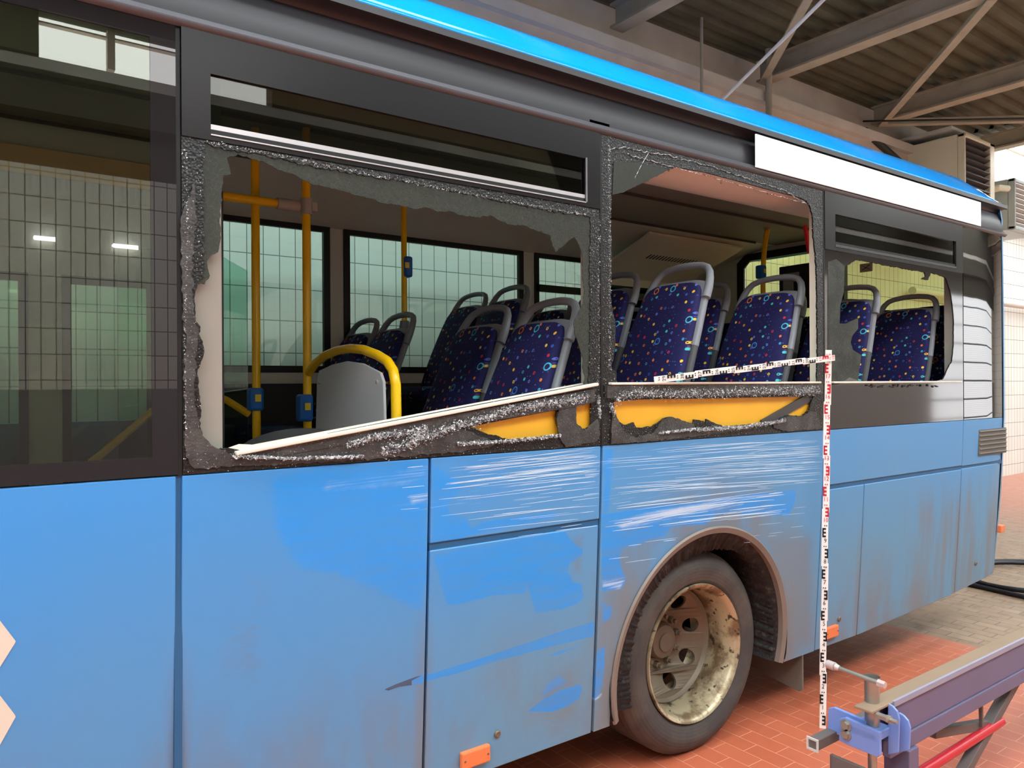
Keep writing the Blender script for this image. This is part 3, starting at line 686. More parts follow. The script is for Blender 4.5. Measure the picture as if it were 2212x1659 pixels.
for k in range(8):
    a = (k * 45 + 12) * D2R
    c = (WX0 + 0.19 * math.cos(a), wy + DP + 0.03, WZ0 + 0.200 * math.sin(a))
    if k % 3 != 1: MB().bar((c[0], c[1], c[2] - 0.05), (c[0] + 0.012, c[1], c[2] + 0.05), 0.009, 0.006, up=(0, 1, 0)).build('drum_rib', M_disc, rim)
# ---- markers, plugs, grille
def side_pt(u, v):
    y = 0.03
    for _ in range(5):
        p = on_y(u, v, y); y = prof(p.x, p.z)
    return on_y(u, v, y)
def marker(u, v):
    q = side_pt(u, v); y = q.y - 0.003; a = q + Vector((-0.06, 0, -0.03)); b = q + Vector((0.06, 0, 0.03))
    o = MB().box((a.x, y - 0.018, min(a.z, b.z)), (b.x, y + 0.004, max(a.z, b.z))).build('side_marker_lamp', M_orange, bus, bevel=0.006, label='orange side marker lamp')
    for q in (a.x + 0.012, b.x - 0.012): MB().tube([(q, y - 0.02, (a.z + b.z) / 2), (q, y - 0.012, (a.z + b.z) / 2)], 0.004, 8).build('screw', M_disc, o)
marker(1023, 1632); marker(1791, 1364); MB().box((5.735, 0.03, 0.655), (5.80, 0.10, 0.705)).build('side_marker_lamp', M_orange, bus, bevel=0.006, label='orange side marker lamp')
for u, v in ((1074, 1585), (1812, 1337), (2107, 1217)):
    p = side_pt(u, v); MB().lathe_y([(0.015, 0.004), (0.014, -0.004), (0.010, -0.008), (0.0, -0.006)], tuple(p), 16).build('body_plug', M_disc, bus, smooth=True)
a = side_pt(2112, 985); b = side_pt(2166, 923)
gx0, gx1, gz0, gz1 = a.x, b.x, a.z, b.z; gy = prof((a.x + b.x) / 2, (a.z + b.z) / 2)
gr = MB().box((gx0, gy - 0.004, gz0), (gx1, gy + 0.006, gz1)).build('air_grille', plain('grille_grey', rgb(100, 98, 92), 0.6), bus, bevel=0.002, label='grey ribbed air grille')
for k in range(6):
    zz = lerp(gz0 + 0.015, gz1 - 0.012, k / 5); MB().box((gx0 + 0.01, gy - 0.012, zz - 0.003), (gx1 - 0.01, gy - 0.002, zz + 0.003), rot=Matrix.Rotation(0.5, 3, 'X')).build('slat', plain('slat_grey', rgb(128, 124, 116), 0.5), gr)
# ---- roof edge
def run(prof_pts, x0, x1, name, mt, **kw):
    MB().grid([[(x0, a, b) for a, b in prof_pts], [(lerp(x0, x1, .5), a, b) for a, b in prof_pts], [(x1, a, b) for a, b in prof_pts]]).build(name, mt, bus, smooth=True, ang=50, **kw)
run([(0.0, 2.668), (-0.008, 2.672), (-0.014, 2.678), (-0.014, 2.686), (-0.004, 2.694), (0.004, 2.706), (0.012, 2.708)], S[0], 5.74, 'drip_rail', plain('grey_rail', rgb(84, 83, 88), 0.35))
run([(0.012, 2.708), (0.012, 2.74), (0.018, 2.78), (0.030, 2.815), (0.040, 2.835), (0.030, 2.85), (0.0, 2.856)], S[0], 5.74, 'roof_cove', M_cove, label='dark concave strip under the blue roof edge')
run([(0.0, 2.856), (-0.012, 2.86), (-0.010, 2.884), (0.02, 2.886)], S[0], 5.76, 'gutter_rail', plain('black_rail', rgb(36, 34, 37), 0.4, metal=0.0))
re_ = [(-0.008, 2.884), (-0.010, 2.889), (0.006, 2.915), (0.03, 2.95), (0.062, 2.988), (0.10, 3.022), (0.15, 3.048), (0.22, 3.06)]
rows = []
for i, x in enumerate([S[0], 1, 4.9, 5.3, 5.5, 5.6, 5.68, 5.73, 5.755]):
    k = 0 if x < 5.3 else ((x - 5.3) / 0.46) ** 2
    rows.append([(x, a + 0.0 * k, 2.884 + (b - 2.884) * (1 - 0.95 * k)) for a, b in re_])
MB().grid(rows).build('roof_edge', M_roof_blue, bus, smooth=True, ang=60, label='glossy bright blue roof edge')
MB().grid([[(S[0], 0.22, 3.06), (S[0], 2.3, 3.06), (S[0], 2.5, 2.9), (S[0], 2.5, 2.7)], [(5.3, 0.22, 3.06), (5.3, 2.3, 3.06), (5.3, 2.5, 2.9), (5.3, 2.5, 2.7)], [(5.755, 0.22, 2.893), (5.80, 2.3, 2.89), (5.76, 2.5, 2.82), (5.76, 2.5, 2.7)]]).build('roof', M_roof_blue, bus)
bw = [on_y(u, v, 0.0).x for u, v in ((1625, 290), (2112, 460))]
bz = 2.845
MB().box((bw[0], -0.020, 2.69), (bw[1], -0.014, bz)).build('blank_sign', M_white, bus, bevel=0.001, label='blank white sign board under the roof edge')
MB().box((S[0], 0.03, 0.35), (S[0] + 0.05, 2.5, 3.0)).build('front_panel', M_paint, bus)
# ---- window band
YF = 0.0
def frame_plate(outer, holes, name, mt, y=YF, th=0.006, **kw): return MB().plate(outer, holes, y, th).build(name, mt, bus, **kw)
def rect(x0, z0, x1, z1): return [(x0, z0), (x1, z0), (x1, z1), (x0, z1)]
# fixed glazing at the left
fx1 = S[2] - 0.006
f = frame_plate(rect(-1.1, ZW + 0.004, fx1, 2.69), [rect(-0.95, 1.50, 0.412, 2.62)], 'window_frame', plain('black_ceramic_edge', rgb(34, 32, 34), 0.0, var=0.03, ior=1.65), y=0.0, th=0.005, label='black printed edge of the unbroken window')
MB().plate(rect(-0.95, 1.50, 0.412, 2.62), (), 0.0015, 0.002).build('pane', M_glass, f)
frame_plate(rect(S[0], ZW + 0.004, -1.11, 2.69), [rect(-4.3, 1.50, -1.25, 2.62)], 'window_frame', M_frit)
MB().box((fx1 + 0.001, 0.004, ZW), (S[2] + 0.006, 0.02, 2.70)).build('window_seal', M_rubber, bus)
# window 1 : vent frame above
x0, x1 = S[2] + 0.008, S[4] - 0.006
Mfrit1 = M_frit
f1 = frame_plate(rect(x0, 2.372, x1, 2.685), [rect(0.566, 2.388, 1.951, 2.557)], 'window_frame', Mfrit1, y=-0.004, th=0.012, label='dark frame with a sliding vent, top of the first broken window')
MB().plate(rect(0.566, 2.41, 1.951, 2.557), (), 0.006, 0.003).build('vent_pane', M_glass_vent, f1)
MB().box((0.566, 0.0, 2.404), (1.951, 0.006, 2.418)).build('vent_rail', M_silver, f1, label='bright aluminium rail')
MB().box((0.566, 0.0, 2.388), (1.951, 0.008, 2.4035)).build('vent_groove', M_rubber, f1)
MB().box((0.566, -0.008, 2.3855), (1.951, -0.004, 2.389)).build('chrome_line', M_silver, f1)
MB().box((1.951, -0.008, 2.39), (1.957, -0.003, 2.56)).build('vent_edge', plain('edge_grey', rgb(120, 120, 124), .3), f1)
# ring of black crazed glass with the jagged opening
P1px = [(484, 378), (500, 375), (491, 340), (516, 332.6), (551, 343.7), (576, 351.6), (601, 366), (633, 375), (655, 388), (681, 399), (712, 404), (744, 413), (766, 421), (798, 427.5), (832, 438.6), (864, 443), (899, 451), (924, 448), (946, 457.6), (975, 456), (991, 464), (1032, 468.7), (1064, 465.4), (1083, 477.6), (1102, 484.4), (1135, 487), (1148, 494), (1167, 499), (1189, 507.5), (1194.5, 525), (1201, 544), (1216, 533), (1229.7, 519.7), (1242, 511.5), (1248.7, 522.4), (1256.8, 541.4), (1261, 560), (1259.5, 587.5), (1263.6, 625.5), (1261, 655), (1251, 674), (1240.6, 698.7), (1242, 717.7), (1250, 739), (1256.8, 762.7), (1261, 779), (1259.5, 795), (1265, 814), (1262, 830),
        (1100, 861), (930, 893), (740, 930), (560, 966), (497, 968), (472, 971.5), (449.6, 965), (437, 943), (432, 921), (434, 880), (430.6, 842), (427.5, 800.6), (438.5, 775), (441.7, 753), (430.6, 721.5), (434, 705.7), (421, 690), (421, 652), (427.5, 614), (443, 614), (454, 595), (448, 563), (457.5, 550.6), (472, 544), (475, 527), (478, 499), (475, 473), (481, 432), (480, 404)]
void1 = WL(P1px)
sill_idx = (48, 49, 50, 51)
void1j = jag(void1, 0.012, 0.0025, 3, keep=sill_idx)
ringpx = [(441, 306), (470, 318), (500, 325), (557, 331), (658, 356), (785, 378), (892, 394), (1013, 419), (1080, 434), (1202, 458), (1262, 464), (1276, 470), (1274, 600), (1275, 700), (1272, 830), (1100, 861), (930, 893), (740, 930), (560, 966), (497, 968), (472, 971.5), (449.6, 965), (437, 943), (432, 921), (433, 880), (429, 842), (426, 800), (437, 775), (440, 753), (429, 721), (432, 705), (420, 690), (420, 652), (427, 614), (440, 600), (441, 560), (440, 450)]
ring1 = WL(ringpx)
ring1j = jag(ring1, 0.010, 0.004, 9, keep=(14, 15, 16, 17))
y1 = WL([(1015, 922), (1110, 903), (1205, 885), (1201, 900), (1207, 930), (1206, 944), (1180, 941), (1150, 946), (1130, 947), (1110, 950), (1095, 949), (1075, 941), (1050, 936)])
y2 = WL([(1244, 873), (1277, 866), (1276, 922), (1262, 926), (1252, 925), (1241, 915)])
outer1 = rect(x0, ZW + 0.003, x1, 2.3715)
r1 = frame_plate(outer1, [ring1j, jag(y1, 0.01, 0.0025, 4, keep=(0, 1)), jag(y2, 0.01, 0.002, 5)], 'broken_window_rim', M_crazed, y=0.0, th=0.008, label='jagged rim of crazed black glass left round the first broken window')
def remnant_plate(ring, void, nm, parent, y=0.0035):
    # only where the opening lies inside the ring
    return MB().plate(ring, [void], y, 0.003).build(nm, M_remnant, parent, label='crazed translucent glass remnant')
shr = [(Vector(p)) for p in void1]
cx = sum(p.x for p in shr) / len(shr); cz = sum(p.y for p in shr) / len(shr)
# slightly larger ring behind the rim so that the remnant is tucked under it
ring1b = [(cx + (a - cx) * 1.012, cz + (b - cz) * 1.03) for a, b in ring1]
remnant_plate(ring1b, [(a, b) for a, b in void1j], 'glass_remnant', r1)
# torn cladding pieces lying over the rim, left side and below
cl = WL([(390, 470), (405, 430), (418, 395), (424, 470), (418, 520), (414, 600), (419, 680), (428, 720), (424, 760), (420, 800), (418, 850), (426, 900), (436, 940), (462, 965), (500, 980), (560, 972), (700, 945), (860, 910), (930, 900), (985, 922), (1040, 945), (1080, 958), (1000, 975), (800, 992), (600, 1003), (420, 1012), (400, 985), (398, 900), (396, 800), (402, 740), (393, 680), (391, 600)])
MB().plate(jag(cl, 0.012, 0.004, 12), (), -0.006, 0.005).build('torn_cladding', M_cladding, r1, label='torn grey cladding hanging below the first broken window')
cl = WL([(1207, 880), (1243, 868), (1244, 915), (1262, 930), (1290, 905), (1294, 940), (1285, 955), (1220, 965), (1206, 945), (1201, 905)])
MB().plate(jag(cl, 0.012, 0.003, 13), (), -0.005, 0.004).build('torn_cladding', M_cladding, r1)
sl = [W(560, 966), W(1265, 832)]
k = (sl[1][1] - sl[0][1]) / (sl[1][0] - sl[0][0])
def sillz(x): return sl[0][1] + (x - sl[0][0]) * k
foam = [(S[2] + 0.02, ZW + 0.01), (2.02, ZW + 0.01), (2.02, sillz(2.02) - 0.02), (0.62, sillz(0.62) - 0.02), (0.5, 1.48)]
MB().plate(foam, (), 0.02, 0.03).build('foam_panel', M_yellow, bus, label='yellow inner panel showing through the torn cladding')
mb = MB(); xa, xb = sl[0][0] - 0.07, 2.0
mb.bar((xa, 0.03, sillz(xa) - 0.004), (xb, 0.03, sillz(xb) - 0.004), 0.10, 0.012, up=(0, 0, 1))
mb.build('window_sill', M_sill, bus, bevel=0.003, label='cream sloping window sill')
MB().plate(WL([(497, 968), (520, 960), (545, 961), (560, 966), (530, 974)]), (), -0.002, 0.02).build('sill_scrap', M_sill, bus)
# ---- window 2
x0, x1 = S[4] + 0.006, S[5] - 0.006
P2px = [(1320.7, 419.5), (1345, 415.5), (1367, 404.6), (1388.5, 395), (1423.7, 377.5), (1442.7, 366.6), (1461.7, 361), (1524, 372), (1605.5, 393.8), (1673, 412.7), (1725, 426), (1742, 433), (1750, 445), (1756, 470), (1757, 507.6), (1762.8, 556.5), (1765.5, 629.7), (1765.5, 702), (1766.8, 750.7), (1765, 826), (1550, 827), (1333, 825), (1331.5, 805), (1321, 794), (1329, 756), (1330, 702), (1326, 680), (1319, 645), (1320.7, 550), (1319, 494)]
void2 = WL(P2px); void2j = jag(void2, 0.012, 0.003, 21, keep=(6, 7, 8, 9, 19, 20))
foam2 = WL([(1327, 868), (1380, 863), (1560, 860), (1757, 856), (1752, 870), (1748, 886), (1731, 899), (1704, 896), (1688, 902), (1680, 912), (1640, 914), (1600, 919), (1562, 920), (1546, 915), (1526, 905), (1523, 920), (1520, 909), (1499, 906), (1497, 916), (1475, 909), (1448, 900), (1432, 905), (1410, 921), (1375, 924), (1369, 912), (1352, 918), (1338, 911), (1328, 892)])
r2 = frame_plate(rect(x0, ZW + 0.003, x1, 2.684), [void2j, jag(foam2, 0.014, 0.0025, 22, keep=(0, 1, 2))], 'broken_window_rim', M_crazed, y=0.0, th=0.008, label='jagged black glass rim round the second, fully broken window')
rem = WL([(1312, 325), (1345, 318), (1400, 325), (1450, 345), (1500, 350), (1461, 362), (1442, 367), (1423, 378), (1388, 395), (1367, 405), (1345, 416), (1322, 421), (1312, 380)])
MB().plate(WL([(1325, 350), (1375, 352), (1430, 362), (1442, 367), (1423, 378), (1388, 395), (1367, 405), (1345, 416), (1322, 421)]), (), -0.003, 0.002).build('glass_remnant', M_remnant, r2, label='greenish glass shard in the corner')
cr = WL([(1312, 322), (1345, 318), (1400, 330), (1440, 335), (1470, 345), (1500, 350), (1560, 368), (1640, 395), (1690, 410), (1740, 440)])
MB().tube([(a, -0.004, b) for a, b in jag(cr, 0.012, 0.004, 31)[:-8]], 0.0014, 5).tube([(a, -0.004, b) for a, b in WL([(1400, 330), (1385, 355), (1370, 385)])], 0.001, 5).build('crack_line', M_crumb, r2)
MB().plate([(x0 + 0.02, ZW + 0.01), (x1 - 0.02, ZW + 0.01), (x1 - 0.02, 1.665), (x0 + 0.02, 1.665)], (), 0.02, 0.03).build('foam_panel', M_yellow, bus, label='yellow inner panel under the second window')
MB().bar((x0 + 0.03, 0.03, 1.689), (x1 - 0.05, 0.03, 1.689), 0.10, 0.010).build('window_sill', M_sill, bus, bevel=0.003)
a, b = on_y(1752, 856, 0.012), on_y(1645, 917, 0.012)
MB().bar(a, b, 0.008, 0.042, up=(0.3, 0, 1)).build('diagonal_strut', plain('grey_strut', rgb(72, 70, 70), 0.5), bus, label='grey diagonal strut across the yellow panel')
# lower sill bar of window 2
MB().bar((x0 + 0.01, -0.004, 1.657), (x1 - 0.03, -0.004, 1.657), 0.02, 0.05).build('sill_bar', M_cladding, r2)
a0, a1 = sl[0][0] + 0.02, 1.93
MB().plate([(a0, sillz(a0) - 0.035), (a1, sillz(a1) - 0.075), (a1 + 0.06, sillz(a1) - 0.06), (a1 + 0.06, sillz(a1) - 0.012), (a0, sillz(a0) - 0.008)], (), -0.008, 0.014).build('sill_bar', M_cladding, r1)
for pp, sd in (([(1318, 960), (1322, 880), (1330, 900), (1345, 930), (1370, 945), (1410, 935), (1432, 905), (1448, 900), (1475, 909), (1497, 916), (1500, 930), (1525, 925), (1546, 918), (1600, 925), (1640, 925), (1560, 935), (1450, 948)], 41), ([(1668, 914), (1688, 903), (1704, 898), (1731, 900), (1748, 888), (1762, 890), (1772, 925), (1700, 932), (1670, 925)], 42)):
    MB().plate(jag(WL(pp), 0.014, 0.003, sd), (), -0.006, 0.005).build('torn_cladding', M_cladding, r2)
# ---- window 3
x0, x1 = S[5] + 0.006, S[7] - 0.006
vx0, vx1 = W(1803, 500)[0], W(2064, 540)[0]
vz1 = 2.562; vzb = 2.405
f3 = frame_plate(rect(x0, 2.372, x1, 2.684), [rect(vx0, 2.39, vx1, vz1)], 'window_frame', M_frit, y=-0.004, th=0.012, label='dark frame with a vent above the third window')
MB().plate(rect(vx0, 2.415, vx1, vz1), (), 0.006, 0.003).build('vent_pane', glass_mat('olive_vent_glass', (0.78, 0.84, 0.68, 1), 1.4), f3)
MB().box((vx0, -0.006, 2.392), (vx1, 0.004, 2.405)).build('vent_rail', plain('dark_rail', rgb(82, 82, 86), 0.3, metal=0.4), f3)
MB().box((vx0, 0.0, 2.406), (vx1, 0.006, 2.42)).build('vent_groove', M_rubber, f3)
P3px = [(1823.6, 575.5), (1837, 570), (1848, 562), (1870, 564.6), (1897, 570), (1916, 574), (1948, 579.5), (1972.7, 585), (1997, 587.7), (2000, 597), (1991.7, 602.6), (2005, 605), (2010.7, 590), (2027, 593), (2043, 600), (2048.7, 616), (2054, 634), (2058, 660), (2061, 700), (2060, 750), (2056.8, 780), (2046, 799.5), (2037.8, 818.5), (2018.8, 825), (1940, 825), (1864, 825), (1853.4, 821), (1854.7, 807.7), (1858.8, 780.5), (1860, 767), (1842.5, 756), (1837, 740), (1840, 726), (1853, 710), (1853, 688), (1837, 693.7), (1829, 699), (1812.7, 699), (1815.4, 658.5), (1822, 631)]
void3 = WL(P3px); void3j = jag(void3, 0.02, 0.003, 51, keep=(23, 24))
ring3 = WL([(1800, 560), (1850, 561), (1900, 569), (1960, 582), (2046, 601), (2050, 630), (2054, 700), (2050, 790), (2060, 820), (2040, 826), (1940, 826), (1800, 826), (1800, 700)])
M_gloss = plain('glossy_black_cladding', rgb(44, 43, 43), 0.06, var=0.06, sc=3, ior=2.2)
r3 = frame_plate(rect(x0, ZW + 0.003, x1, 2.3715), [void3j], 'broken_window_rim', M_gloss, y=0.0, th=0.008, label='glossy dark rim round the third, partly broken window')
MB().plate(WL([(1788, 566), (1806, 560), (1824, 575), (1822, 631), (1815, 658), (1813, 699), (1829, 699), (1837, 694), (1853, 688), (1853, 710), (1840, 726), (1837, 740), (1842, 756), (1860, 767), (1858, 780), (1854, 808), (1853, 821), (1835, 815), (1825, 822), (1810, 830), (1788, 832)]), (), -0.002, 0.002).build('glass_remnant', crazed('dark_green_shard', rgb(34, 38, 32), 0.6, 0.1, 0.1), r3, label='dark green shard at the left of the third window')
MB().bar((x0 + 0.05, 0.03, 1.689), (x1 - 0.05, 0.03, 1.689), 0.10, 0.010).build('window_sill', M_sill, bus, bevel=0.003)
mb = MB(); rnd = random.Random(8)
for i in range(40):
    u = rnd.uniform(1870, 2030); p = on_y(u, 833 + rnd.uniform(-2, 3), -0.003); s = rnd.uniform(.002, .006)
    mb.box((p.x - s, -0.007, p.z - s * .5), (p.x + s, 0.0, p.z + s * .5), rot=Matrix.Rotation(rnd.uniform(-1, 1), 3, 'Y'))
mb.build('rim_splinters', M_cladding, r3, kind='stuff')
# inner cream pillars visible in the openings
for u0, u1 in ((1753, 1768),):
    a, b = on_y(1752, 600, 0.06).x, on_y(1775, 600, 0.03).x
    MB().box((a, 0.02, 1.69), (b + 0.1, 0.07, 2.72)).build('pillar_trim', M_sill, bus, label='cream pillar trim beside the second window')
M_pil = plain('grey_pillar', rgb(150, 146, 136), 0.6)
for a, b, c in ((S[4] - 0.045, S[4] + 0.06, 0.012), (S[2] - 0.05, S[2] + 0.12, 0.03), (S[7] - 0.1, 5.7, 0.02)): MB().box((a, c, ZW), (b, 0.07, 2.72)).build('window_pillar', M_pil, bus)
MB().box((S[4] - 0.005, -0.002, ZW), (S[4] + 0.005, 0.008, 2.69)).build('window_seal', M_rubber, bus)
MB().box((S[5] - 0.005, -0.001, ZW), (S[5] + 0.005, 0.008, 2.69)).build('window_seal', M_rubber, bus)
# rear quarter panel of glass
rows = [[(x, prof(x, 2.0) - 0.002, z) for x in (S[7] + 0.004, 5.3, 5.45, 5.6, 5.68, 5.735)] for z in (ZW + 0.004, 1.9, 2.3, 2.685)]
t = NT('mirror_black_glass'); p, x, y, z = t.pos(); t.set(rgb(34, 34, 35), 0.02, 0, 2.4); t.bump(t.noise(t.scale(p, (3, 1, 1)), 0.7, 1), 0.06, 0.02)
MB().grid(rows, 0.006).build('quarter_window', t.mat, bus, smooth=True, ang=30, label='unbroken dark rear quarter glass with bright reflections')
# crushed glass along the sills
def crumbs(paths, name, parent, dens=4200, seed=1, smin=0.0014, smax=0.0044):
    rnd = random.Random(seed); mb = MB()
    for px, wid in paths:
        pts = [Vector(W(u, v)) for u, v in px]
        for i in range(len(pts) - 1):
            a, b = pts[i], pts[i + 1]; L = (b - a).length
            for _ in range(int(L * dens)):
                t = rnd.random(); q = a.lerp(b, t); off = rnd.gauss(0, wid * 0.36)
                c = Vector((q.x, rnd.uniform(-0.022, -0.008), q.y + off)); s = rnd.uniform(smin, smax)
                vs = [c + Vector((rnd.uniform(-1, 1), rnd.uniform(-1, 1) * .6, rnd.uniform(-1, 1))) * s + Vector((rnd.uniform(-1, 1) * s * 0.9, 0, 0)) for _ in range(4)]
                mb.add(vs, [(0, 1, 2), (0, 2, 3), (0, 3, 1), (1, 3, 2)])
    return mb.build(name, M_crumb, parent, kind='stuff', label='ribbon of crushed white glass')
crumbs([([(745, 962), (800, 943), (860, 936), (920, 927)], .016), ([(880, 955), (980, 920), (1050, 902), (1090, 885), (1150, 876), (1265, 858)], .022), ([(820, 975), (900, 950)], .03), ([(985, 958), (1060, 955), (1130, 948), (1205, 940)], .008), ([(500, 985), (640, 990), (780, 985)], 0.006)], 'glass_crumbs', r1, seed=1)
crumbs([([(1322, 862), (1360, 849), (1480, 850), (1620, 845), (1765, 843)], .03), ([(1312, 875), (1322, 895)], .02), ([(1500, 928), (1600, 922), (1690, 908)], .012)], 'glass_crumbs', r2, seed=2)
crumbs([([(1288, 860), (1290, 900)], .02), ([(1420, 935), (1500, 926)], .006)], 'glass_crumbs', r1, seed=3)
crumbs([([(400, 330), (402, 500), (396, 700), (398, 900), (400, 990)], .02)], 'glass_crumbs', r1, dens=250, seed=4, smax=.003)
crumbs([([(1310, 300), (1312, 500), (1312, 800)], .012)], 'glass_crumbs', r2, dens=500, seed=5, smax=.003)
crumbs([([(1290, 470), (1288, 700), (1288, 830)], .02)], 'glass_crumbs', r1, dens=300, seed=6, smax=.003)
crumbs([([(440, 308), (560, 330), (800, 380), (1080, 434), (1262, 466)], .006)], 'glass_crumbs', r1, dens=500, seed=7, smax=.0025)
# ---- scratches as thin scored lines
def scratches(regs, name, seed):
    rnd = random.Random(seed); mb = MB()
    for (ua, va, ub, vb, n, lmin, lmax, sl_, wmax) in regs:
        for _ in range(n):
            u = rnd.uniform(ua, ub); v = rnd.uniform(va, vb) - 0.07 * (u - ua); L = rnd.uniform(lmin, lmax); s_ = sl_ + rnd.gauss(0, 0.012); wd = rnd.uniform(0.0005, wmax)
            cur = rnd.uniform(0, 0.0001); k = max(3, int(L / 14)); pts = []
            for i in range(k + 1):
                uu = u + L * i / k
                if uu > ub: break
                vv = v - s_ * (uu - u) + cur * (uu - u) * (uu - u); pts.append(side_pt(uu, vv))
            if len(pts) < 3: continue
            rows = [[], []]
            for i, p in enumerate(pts):
                f = math.sin(math.pi * (i + 0.3) / (len(pts) - 0.4)) ** 0.6
                rows[0].append((p.x, p.y - 0.0007, p.z - wd * f)); rows[1].append((p.x, p.y - 0.0007, p.z + wd * f))
            mb.grid(rows)
    return mb.build(name, M_scratch, bus, kind='stuff', label='fine white scratches scored along the panel')
M_scratch = plain('bare_scratch', rgb(204, 230, 252), 0.45, var=0.1)
scratches([(940, 1000, 1296, 1060, 60, 40, 300, 0.115, 0.0013), (940, 1060, 1296, 1160, 26, 40, 260, 0.12, 0.0011), (1060, 1155, 1290, 1175, 5, 50, 120, .13, .002), (860, 1010, 928, 1110, 8, 25, 60, 0.09, .0015)], 'scratches', 11)
scratches([(1306, 975, 1775, 1075, 80, 40, 380, 0.075, 0.0013), (1306, 1090, 1700, 1150, 26, 50, 320, 0.125, 0.0022), (1306, 1060, 1500, 1230, 16, 20, 90, 0.13, 0.0016), (1600, 960, 1800, 1100, 14, 10, 45, 0.04, 0.001), (1500, 1100, 1740, 1200, 10, 20, 60, .1, .0008)], 'scratches', 12)
sm = [side_xz(*q) for q in T([(22, 1284), (70, 1262), (120, 1243), (170, 1225), (198, 1212), (190, 1222), (150, 1243), (150, 1262), (90, 1270), (40, 1288)])]
MB().plate(sm, (), prof(1.2, 0.70) - 0.001, 0.003).build('scrape_mark', plain('dark_scrape', rgb(74, 88, 112), 0.6), bus, label='dark scrape mark beside the hatch')
# ---------------------------------------------------------------- bus interior
M_lining = plain('pale_lining', rgb(224, 220, 206), 0.6, var=0.05)
M_ceil = plain('ceiling_lining', rgb(150, 150, 140), 0.6, var=0.06)
M_cove_in = plain('cream_duct', rgb(236, 226, 212), 0.5, var=0.04)
M_black = plain('window_gasket', rgb(18, 18, 18), 0.5)
M_darkin = plain('dark_interior', rgb(52, 52, 54), 0.7)
M_fl_in = plain('grey_bus_floor', rgb(130, 130, 134), 0.6)
M_handle = plain('yellow_tube', rgb(250, 198, 16), 0.25, var=0.06)
M_bluebox = plain('blue_plastic', rgb(20, 98, 178), 0.4)
M_grey_pl = plain('grey_plastic', rgb(126, 130, 136), 0.45, var=0.06)
M_grey_dk = plain('dark_grey_plastic', rgb(72, 72, 75), 0.55)
M_lgrey = plain('light_grey_fitting', rgb(176, 174, 164), 0.5)
IY = 2.40
# floors
MB().box((S[0], 0.1, 0.44), (1.75, 2.44, 0.5)).box((1.70, 0.1, 0.5), (1.75, 2.44, 0.93)).box((1.70, 0.78, 0.87), (2.4, 2.44, 0.93)).box((1.70, 0.1, 1.09), (5.6, 0.80, 1.14)).box((2.35, 0.1, 1.09), (5.6, 2.44, 1.14)).build('interior_floor', M_fl_in, bus)
# far side lining with window openings
opp = [(-2.6, -1.9, 0.75, 2.25), (-1.75, -1.05, 0.75, 2.25), (-0.45, 0.27, 0.75, 2.26), (0.443, 0.869, 0.75, 2.26), (1.12, 1.896, 1.78, 2.69), (2.014, 3.437, 1.78, 2.69), (3.568, 4.87, 1.78, 2.69)]
MB().plate(rect(S[0], 0.45, 5.62, 2.73), [rect(a, b, c, d) for a, c, b, d in opp], IY, 0.04).build('far_side_lining', M_lining, bus)
for (a, c, b, d) in opp:
    g = 0.03
    f = MB().plate(rect(a - .012, b - .012, c + .012, d + .012), [rect(a + g, b + g, c - g, d - g)], IY - 0.012, 0.03).build('far_window_frame', M_black, bus)
    if a > 3.5: MB().box((a, IY - 0.012, 2.40), (c, IY + 0.01, 2.455)).build('vent_bar', M_black, f)
    MB().box((a, IY + 0.02, b), (c, IY + 0.024, d)).build('pane', M_pane, f)
MB().bar((1.0, IY - 0.01, 1.735), (5.0, IY - 0.01, 1.735), 0.02, 0.05).build('far_sill', M_lining, bus)
MB().box((0.95, IY - 0.03, 0.9), (5.5, IY - 0.002, 1.70)).build('far_wall_panel', M_darkin, bus)
# ceiling: near duct, flat middle, far cove
def long_sheet(pts, x0, x1, nm, mt, **kw): return MB().grid([[(x, a, b) for a, b in pts] for x in (x0, lerp(x0, x1, .33), lerp(x0, x1, .66), x1)], 0.012, (0, 0, 1)).build(nm, mt, bus, smooth=True, ang=30, **kw)
long_sheet([(0.05, 2.652), (0.10, 2.636), (0.18, 2.624), (0.26, 2.622), (0.33, 2.634), (0.38, 2.665), (0.42, 2.74), (0.44, 2.83)], S[0], 5.5, 'near_duct', M_cove_in, label='cream ceiling duct above the near windows')
MB().tube([(S[0], 0.05, 2.650), (5.5, 0.05, 2.650)], 0.006, 6).build('duct_edge', M_sill, bus)
for k in range(12):
    x = 1.1 + k * 0.36; MB().lathe_y([(0.006, 0), (0.005, -0.004), (0, -0.005)], (x, 0.11, 2.632), 8).build('duct_screw', M_lgrey, bus)
long_sheet([(0.43, 2.83), (1.10, 2.845), (1.12, 2.842), (1.68, 2.85)], S[0], 5.6, 'ceiling_panel', M_ceil)
MB().box((S[0], 1.085, 2.828), (5.3, 1.10, 2.842)).box((S[0], 1.67, 2.835), (5.3, 1.685, 2.85)).build('ceiling_joint', M_grey_dk, bus)
long_sheet([(1.68, 2.845), (1.9, 2.82), (2.15, 2.77), (2.32, 2.72), (2.40, 2.69)], S[0], 5.6, 'far_duct', plain('far_duct_lining', rgb(228, 222, 208), .55, var=.04), label='pale lining curving above the far windows')
dk = MB().grid([[(x, a, b) for a, b in ((1.76, 2.80), (1.84, 2.765), (2.0, 2.71), (2.2, 2.64), (2.34, 2.56), (2.36, 2.50))] for x in (4.15, 4.2, 5.0, 5.25)], 0.02, (0, 0.3, 1)).build('air_duct_cover', M_cove_in, bus, smooth=True, label='bulging cover with ventilation slots at the rear')
for k in range(16):
    for j in range(2):
        x = 4.42 + k * 0.036; yy = 1.86 + j * 0.12; zz = 2.752 - j * 0.045
        MB().box((x, yy, zz - 0.006), (x + 0.016, yy + 0.09, zz + 0.002), rot=Matrix.Rotation(-0.36, 3, 'X')).build('slot', M_darkin, dk)
